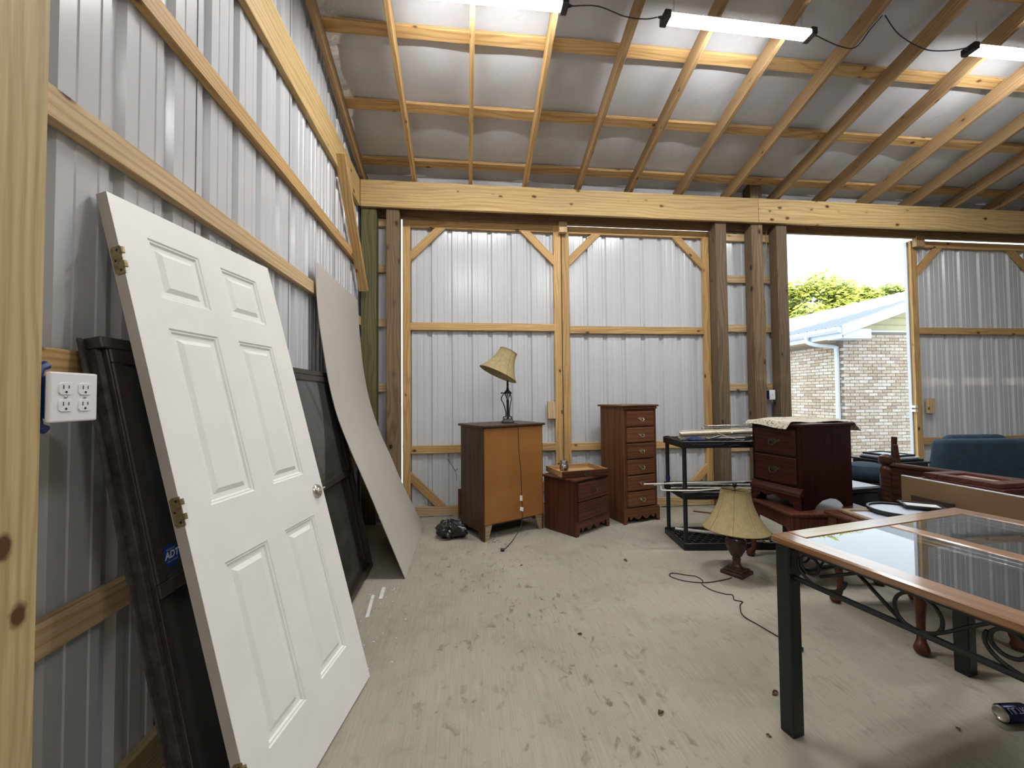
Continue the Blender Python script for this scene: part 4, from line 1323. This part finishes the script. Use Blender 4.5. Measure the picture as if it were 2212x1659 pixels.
# ================================================================ things at the right, behind the glass table
def flat_frame(name, label, loc, rz, w, d, z, m, fillm, fwid=.03, h=.018):
    f = thing(name, label, 'frame', (loc[0], loc[1], z), rz)
    obj('rail', MB().box(0, w, 0, fwid, 0, h), M[m], f, bevel=.003)
    obj('rail', MB().box(0, w, d - fwid, d, 0, h), M[m], f, bevel=.003)
    obj('stile', MB().box(0, fwid, fwid, d - fwid, 0, h), M[m], f, bevel=.003)
    obj('stile', MB().box(w - fwid, w, fwid, d - fwid, 0, h), M[m], f, bevel=.003)
    obj('backing', MB().box(fwid * .8, w - fwid * .8, fwid * .8, d - fwid * .8, .002, h * .45), M[fillm], f)
    return f
flat_frame('picture_frame', 'beige wooden picture frame lying flat on the end table', (2.31, 2.05), math.radians(-8), .36, .33, .576, 'beigeframe', 'pale_blue', .035)
rd = thing('round_tray', 'round black-rimmed tray lying on the beige frame', 'tray', (2.655, 2.25, .595))
obj('disc', MB().lathe([(.150, 0), (.150, .008)], 48), M['pale_blue'], rd)
obj('rim', MB().lathe([(.146, .0), (.158, .0), (.160, .020), (.148, .020), (.146, .009)], 48, cap=False), M['black_plastic'], rd, smooth=30)
flat_frame('picture_frame', 'small black picture frame tilted on the round tray', (2.70, 2.26), math.radians(-35), .20, .15, .617, 'black_plastic', 'paper', .018, .014)

cb = thing('low_cabinet', 'low cabinet with tan back panel and pale top edge beside the end table', 'cabinet', (3.0, 1.10, 0))
obj('back_panel', MB().box(0, .016, 0, 1.43, .0, .750), M['tan_panel'], cb)
obj('edge_strip', MB().box(-.001, .017, 0, 1.431, .750, .758), M['pale_edge'], cb, bevel=.002)
obj('top', MB().box(.016, .36, 0, 1.43, .722, .738), M['brown_board'], cb, bevel=.002)
obj('end_panel', MB().box(.016, .35, 0, .018, 0, .722), M['tan_panel'], cb)
obj('end_panel', MB().box(.016, .35, 1.412, 1.43, 0, .722), M['tan_panel'], cb)
obj('door', MB().box(.345, .36, .02, .71, .04, .715), M['tan_panel'], cb, bevel=.002)
obj('door', MB().box(.345, .36, .72, 1.41, .04, .715), M['tan_panel'], cb, bevel=.002)
bx_ = obj('leaning_board', MB().box(2.960, 2.978, 2.20, 2.44, 0, .645), M['brown_board'], bevel=.002)
tag(bx_, 'small dark brown board standing against the tan cabinet back', 'board')
flat_frame('framed_picture', 'red marbled framed picture, topmost on the low cabinet', (3.045, 2.03), math.radians(3), .30, .38, .7695, 'red_frame', 'picture_tan', .075, .028)
flat_frame('framed_picture', 'red marbled framed picture under the other one on the low cabinet', (3.040, 2.01), math.radians(2), .31, .41, .7385, 'red_frame', 'picture_tan', .075, .030)

fb = thing('footboard', 'dark wooden bed footboard with round finials behind the tan cabinet', 'footboard', (3.40, 2.98, 0), math.radians(-76))
LB = 1.02
obj('panel', MB().box(.03, LB - .03, -.011, .011, .36, .735), M['bedwood'], fb, bevel=.003)
obj('top_rail', MB().tube([(.03, 0, .745), (LB - .03, 0, .745)], .021, 14), M['bedwood'], fb, smooth=40)
for x in (0, LB):
    obj('post', MB().lathe([(.034, 0), (.034, .05), (.028, .06), (.040, .30), (.042, .66), (.048, .70), (.040, .72), (.030, .735), (.046, .755), (.050, .78), (.042, .81), (.016, .828)], 20, Matrix.Translation((x, 0, 0))), M['bedwood'], fb, smooth=40)
rod('wooden_stick', 'dark wooden stick leaning on the footboard post', (3.585, 2.93, .01), (3.50, 2.99, .90), .016, M['bedwood'], 'stick')
rod('strap', 'dark end of a bed slat standing behind the footboard', (3.60, 3.12, .0), (3.60, 3.08, .955), .020, M['bedwood'], 'slat')
bin_ = thing('storage_bin', 'black storage bin with a pale grey lid behind the dark nightstand', 'bin', (2.98, 3.04, 0), math.radians(4))
obj('body', MB().prism([(.03, .03, 0), (.50, .03, 0), (.50, .40, 0), (.03, .40, 0)], (0, 0, .50)), M['black_plastic'], bin_, bevel=.02, seg=2)
obj('lid', MB().box(0, .53, 0, .43, .50, .535), M['black_plastic'], bin_, bevel=.010, seg=2)
obj('lid_sheet', MB().box(.03, .50, .03, .40, .535, .541), M['grey_sheet'], bin_, bevel=.002)
ch = thing('blue_stool', 'round blue cushioned stool behind the footboard', 'stool', (3.78, 3.50, 0))
obj('cushion', MB().lathe([(.10, .50), (.15, .515), (.180, .555), (.180, .60), (.15, .645), (.08, .665), (.01, .668)], 32), M['velvet'], ch, smooth=40)
obj('seat_ring', MB().lathe([(.15, .44), (.155, .50), (.01, .505)], 32), M['bedwood'], ch, smooth=40)
for k in range(4):
    a = PI / 4 + k * PI / 2
    obj('leg', MB().tube([(.11 * math.cos(a), .11 * math.sin(a), .45), (.15 * math.cos(a), .15 * math.sin(a), 0)], [.022, .014], 10), M['bedwood'], ch, smooth=40)
bc = thing('black_cabinet', 'black box cabinet between the stool and the blue loveseat', 'cabinet', (4.0, 3.40, 0), math.radians(4))
obj('body', MB().box(0, .36, 0, .42, 0, .655), M['black_plastic'], bc, bevel=.004)
obj('top', MB().box(-.012, .372, -.015, .435, .655, .672), M['black_plastic'], bc, bevel=.004)
for k, (w, m, lb) in enumerate(((.34, 'black_plastic', 'lowest black framed print on the black cabinet'), (.31, 'pale_blue', 'middle pale framed print on the black cabinet'), (.27, 'black_plastic', 'topmost framed print on the black cabinet'))):
    flat_frame('framed_print', lb, (4.01 + .015 * k, 3.43 + .012 * k), math.radians(4 + 2 * k), w, .33 - .02 * k, .6735 + .0195 * k, m, 'pale_blue', .022, .018)

lv = thing('loveseat', 'blue velvet loveseat in front of the closed barn door', 'sofa', (4.42, 3.40, 0), math.radians(-5))
obj('backrest', MB().prism([(.02, 0, .36), (.10, -.01, .875), (1.55, -.01, .875), (1.62, 0, .36)], (0, .16, 0)), M['velvet'], lv, bevel=.045, seg=4, smooth=60)
obj('seat', MB().box(.10, 1.56, .15, .72, .26, .44), M['velvet'], lv, bevel=.05, seg=3, smooth=60)
obj('seat_frame', MB().box(.05, 1.60, .02, .70, .16, .27), M['velvet'], lv, bevel=.02, seg=2)
for x in (0, 1.50):
    obj('arm', MB().box(x, x + .15, .10, .74, .16, .60), M['velvet'], lv, bevel=.06, seg=4, smooth=60)
obj('cushion', MB().box(.35, .95, .17, .30, .44, .90), M['velvet'], lv, bevel=.06, seg=4, smooth=60)
for x in (.10, 1.52):
    for y in (.06, .66):
        obj('leg', MB().lathe([(.018, 0), (.026, .16)], 12, Matrix.Translation((x, y, 0))), M['bedwood'], lv, smooth=40)

# ================================================================ small things on the floor
cn_ = thing('drink_can', 'navy drink can lying on its side on the floor at the right edge', 'can', (2.128, 1.452, .033), math.radians(-4))
cm = Matrix.Rotation(PI / 2, 4, 'Y')
obj('body', MB().lathe([(.030, .006), (.033, .012), (.033, .105), (.028, .118)], 40, cm, cap=False), M['navy_can'], cn_, smooth=40)
obj('base', MB().lathe([(.0001, .012), (.018, .009), (.023, .003), (.024, 0), (.026, 0), (.0302, .0065)], 40, cm, cap=False), M['can_metal'], cn_, smooth=50)
obj('lid', MB().lathe([(.028, .1178), (.0275, .122), (.025, .122), (.024, .119), (.0001, .119)], 40, cm, cap=False), M['can_metal'], cn_, smooth=40)
def can_map(x, y):
    th = math.radians(128) + (y) / .033
    return (.057 + x, .0333 * math.cos(th), .0333 * math.sin(th))
text_mesh('ULTRA', .029, M['lilac'], 'lettering', cn_, lambda x, y: can_map(x, y), .25, .0004)
for i, (pts, lb) in enumerate(((((-.638, 2.86), (-.618, 2.86), (-.592, 2.585), (-.612, 2.575)), 'long white plaster strip on the floor below the bronze frame'), (((-.590, 2.965), (-.566, 2.965), (-.556, 2.80), (-.580, 2.80)), 'short white plaster strip on the floor below the bronze frame'))):
    tag(obj('plaster_strip', MB().prism([(x, y, .001) for x, y in pts], (0, 0, .004)), M['plaster']), lb, 'plaster strip')
chips = MB()
for k in range(46):
    x = random.gauss(-.50, .07); y = random.choice((random.gauss(2.95, .1), random.gauss(2.35, .15)))
    s_ = random.uniform(.002, .007); a = random.uniform(0, 6)
    chips.prism([(x + s_ * math.cos(a + q) * random.uniform(.6, 1.2), y + s_ * math.sin(a + q), .0008) for q in (0, 1.5, 3, 4.6)], (0, 0, .002))
tag(obj('plaster_crumbs', chips, M['plaster']), 'white plaster crumbs scattered near the left wall', 'crumbs', kind='stuff')
leafs = [(1.352, 1.702, .016, 'curled brown leaf near the glass table leg'), (1.92, 1.44, .010, 'dark leaf bit right of the glass table leg'), (.80, 1.66, .016, 'dry leaf in the middle of the floor'), (1.16, 1.50, .009, 'dark seed husk left of the glass table leg'), (.62, 2.25, .012, 'leaf flake in the middle of the open floor'), (.39, 1.42, .020, 'dark leaf scrap near the bottom edge of the picture'), (.87, 1.38, .010, 'dry stem scrap near the bottom edge'), (1.26, 3.18, .016, 'dry leaf in front of the brown nightstand'), (.42, 3.20, .010, 'leaf bit in front of the chest of drawers')]
for x, y, s_, lb in leafs:
    a = random.uniform(0, 6)
    def lf(u, v, s_=s_, a=a, x=x, y=y):
        px, py = (u - .5) * 2 * s_, (v - .5) * 1.2 * s_ * math.sin(PI * min(1, max(.05, u)))
        return (x + px * math.cos(a) - py * math.sin(a), y + px * math.sin(a) + py * math.cos(a), .002 + .5 * s_ * (v - .5) ** 2 * 4 + .3 * s_ * math.sin(5 * u))
    tag(obj('dry_leaf', MB().sheet(lf, 6, 4, .0006), M['leaf']), lb, 'leaf', 'dry leaf bits on the floor')
tg = obj('twig', MB().tube(catmull([(-.215, 4.645, .63), (-.165, 4.64, .56), (-.13, 4.64, .50), (-.10, 4.635, .52)], 4), [.003] * 13, 5).tube([(-.13, 4.64, .50), (-.115, 4.645, .44), (-.112, 4.65, .38)], .002, 4), M['twig'])
tag(tg, 'dark twig caught in a cobweb on the left barn door', 'twig')
rod('bent_strip', 'thin dark strip on the floor behind the black rack', (2.55, 4.40, .008), (2.80, 4.22, .008), .008, M['red_edge'], 'strip')

# ================================================================ outside: the brick house and the trees
hx, hy = 7.80, 7.60
base_z = gz(7.8) - .02
hs = thing('brick_house', 'tan brick house with white metal roof beyond the open barn door', 'house', (hx, hy, base_z))
RX, RZ = 3.27, 3.85 - base_z          # ridge, from the corner
EZ = 2.63 - base_z
HL = 12.0
BT = 2.60 - base_z
gm = obj('gable_wall', MB().box(.012, 2 * RX - .012, .012, .2, 0, BT), M['mortar'], hs)
sm_ = obj('side_wall', MB().box(.012, .2, .2, HL, 0, BT - .20), M['mortar'], hs)
bw, bh, bd, jt = .203, .0575, .09, .0102
bmesh_g = mesh_of('brick', MB().box(-bw / 2, bw / 2, 0, .03, 0, bh), M['brick'], bevel=.003)
bmesh_s = mesh_of('brick', MB().box(0, .03, -bw / 2, bw / 2, 0, bh), M['brick'], bevel=.003)
spots = []
rows = int(BT / (bh + jt))
for r in range(rows):
    z = r * (bh + jt)
    x = (bw / 2 if r % 2 else bw / 2 - (bw + jt) / 2)
    while x < 2 * RX - .1:
        if x > .05:
            spots.append((abs(x) * 1.0 + abs(z + base_z - 1.5) * .25, 'g', x, z))
        x += bw + jt
    if z < BT - .27:
        y = (bw / 2 if r % 2 else bw / 2 - (bw + jt) / 2) + .10
        while y < 4.5:
            spots.append((abs(y) * 1.35 + abs(z + base_z - 1.5) * .25, 's', y, z))
            y += bw + jt
spots.sort()
half = MB()
for r in range(0, rows, 2):
    z = r * (bh + jt)
    half.box(.0005, bw / 2 - jt, 0, .03, z, z + bh)
tag(obj('brickwork', half, M['brick'], gm), kind='stuff')
rest = {'g': MB(), 's': MB()}
for n_, (_, k, q, z) in enumerate(spots):
    if n_ < 300:
        o = D.objects.new('brick', bmesh_g if k == 'g' else bmesh_s)
        COL.objects.link(o)
        o.parent = gm if k == 'g' else sm_
        o.location = (q, random.uniform(-.002, .002), z) if k == 'g' else (random.uniform(-.002, .002), q, z)
    elif k == 'g':
        rest['g'].box(q - bw / 2, q + bw / 2, 0, .03, z, z + bh)
    else:
        rest['s'].box(0, .03, q - bw / 2, q + bw / 2, z, z + bh)
tag(obj('brickwork', rest['g'], M['brick'], gm), kind='stuff')
tag(obj('brickwork', rest['s'], M['brick'], sm_), kind='stuff')
# siding in the gable
for r in range(9):
    z0 = BT + r * .15
    hw0 = RX * (1 - (z0 - BT) / (RZ - BT - .05)); hw1 = RX * (1 - (z0 + .15 - BT) / (RZ - BT - .05))
    if hw1 < .1:
        break
    obj('siding_board', MB().prism([(RX - hw0, .03, z0), (RX + hw0, .03, z0), (RX + hw1, .03, z0 + .15), (RX - hw1, .03, z0 + .15)], (0, .03, 0)).prism([(RX - hw0, .012, z0), (RX + hw0, .012, z0), (RX + hw0, .022, z0 + .018), (RX - hw0, .022, z0 + .018)], (0, .02, 0)), M['siding'], hs)
obj('frieze_board', MB().box(.25, 2 * RX - .25, .0, .05, BT - .005, BT + .03), M['white_trim'], hs)
ov, rv = .36, .32                        # eave and rake overhang
sl = (RZ - EZ) / (RX + ov)
roofp = MB()
pr = []
s = -ov
def rz_(x):
    return EZ + (x + ov) * sl
ys = []
y = -rv
kk = 0
rp = [(-rv, 0)]
while y < HL:
    rp += [(y + .09, 0), (y + .105, .02), (y + .135, .02), (y + .15, 0)]
    y += .229
for yq, dz in rp:
    roofp.v += [(-ov - .03, yq, rz_(-ov - .03) + dz + .03), (RX, yq, RZ + dz + .03), (2 * RX + ov, yq, rz_(-ov) + dz + .03)]
n_ = len(rp)
for i in range(n_ - 1):
    roofp.f += [(3 * i, 3 * i + 1, 3 * i + 4, 3 * i + 3), (3 * i + 1, 3 * i + 2, 3 * i + 5, 3 * i + 4)]
obj('roof', roofp, M['steel_out'], hs)
obj('roof_deck', MB().prism([(-ov, -rv + .01, rz_(-ov) - .02), (RX, -rv + .01, RZ - .02), (2 * RX + ov, -rv + .01, rz_(-ov) - .02), (2 * RX + ov, -rv + .01, rz_(-ov) + .02), (RX, -rv + .01, RZ + .02), (-ov, -rv + .01, rz_(-ov) + .02)], (0, HL + rv, 0)), M['soffit'], hs)
obj('rake_board', MB().prism([(-ov - .01, -rv - .02, rz_(-ov) - .15), (RX, -rv - .02, RZ - .15), (RX, -rv - .02, RZ + .045), (-ov - .01, -rv - .02, rz_(-ov) + .045)], (0, .025, 0)), M['white_trim'], hs)
obj('rake_trim', MB().prism([(-ov + .35, -.03, rz_(-ov + .35) - .19), (RX, -.03, RZ - .19), (RX, -.03, RZ - .09), (-ov + .35, -.03, rz_(-ov + .35) - .09)], (0, .03, 0)), M['white_trim'], hs)
obj('rake_soffit', MB().prism([(-ov, -rv, rz_(-ov) - .03), (RX, -rv, RZ - .03), (RX, .02, RZ - .03), (-ov, .02, rz_(-ov) - .03)], (0, 0, .02)), M['soffit'], hs)
obj('eave_soffit', MB().box(-ov, .02, -.02, HL, EZ - .20, EZ - .185), M['soffit'], hs)
obj('fascia', MB().box(-ov - .012, -ov + .012, -rv, HL, EZ - .20, EZ + .01), M['white_trim'], hs)
obj('soffit_return', MB().prism([(-ov, -rv, EZ - .215), (.28, -rv, EZ - .215), (.28, -rv, EZ - .02), (-ov, -rv, EZ - .02)], (0, .34, 0)), M['white_trim'], hs)
obj('gutter', MB().prism([(-ov - .012, -rv, EZ - .10), (-ov - .085, -rv, EZ - .10), (-ov - .120, -rv, EZ - .05), (-ov - .125, -rv, EZ + .012), (-ov - .012, -rv, EZ + .012)], (0, HL, 0)), M['white_trim'], hs)
ds = MB()
dpth = [(-ov - .065, .46, EZ - .09), (-ov - .065, .46, EZ - .19), (-ov + .03, .34, EZ - .27), (-.06, .17, EZ - .33), (-.045, .14, EZ - .42), (-.045, .14, EZ - 1.2), (-.045, .14, .05)]
obj('downspout', ds.tube(catmull(dpth, 5), .042, 8), M['white_trim'], hs, smooth=40)

def tree(label, x, y, zc, r, h, m, nleaf, seed):
    rn = random.Random(seed)
    t = thing('tree', label, 'tree', (x, y, gz(y)))
    obj('trunk', MB().tube([(0, 0, 0), (.05, 0, zc * .5), (0, .05, zc)], [.22, .16, .08], 10), M['bark'], t, smooth=True)
    f = MB()
    clumps = []
    for k in range(46):
        zz = rn.uniform(-1, 1)
        rr = math.sqrt(max(0.02, 1 - zz * zz)) * (.92 if zz < .2 else .92 - .35 * (zz - .2))
        a = rn.uniform(0, 2 * PI)
        q = rn.uniform(.55, .95)
        clumps.append(Vector((r * rr * q * math.cos(a), r * rr * q * math.sin(a), zc + h * zz * .9)))
    for k in range(nleaf):
        c = rn.choice(clumps)
        d = Vector((rn.gauss(0, 1), rn.gauss(0, 1), rn.gauss(0, .7)))
        p = c + d.normalized() * r * .30 * rn.random() ** .45
        ax = Vector((rn.gauss(0, 1), rn.gauss(0, 1), rn.gauss(0, .5) - .3)).normalized()
        bx2 = ax.orthogonal().normalized()
        L = rn.uniform(.10, .22); w = L * .35
        f.add([p - ax * L, p + bx2 * w, p + ax * L, p - bx2 * w + Vector((0, 0, .03))], [(0, 1, 2), (0, 2, 3)])
    tag(obj('foliage', f, m, t), kind='stuff')
    return t
tree('large rounded yellow green tree behind the brick house roof', 18.6, 20.0, 5.3, 2.5, 2.7, M['leaf_yellow'], 15000, 1)
tree('small yellow green tree crown beside the larger one', 23.4, 21.5, 6.0, 1.25, 1.7, M['leaf_yellow'], 6000, 2)
tree('loose yellow green tree crown nearest the barn door leaf', 30.0, 25.5, 7.1, 1.7, 2.0, M['leaf_green'], 6000, 3)
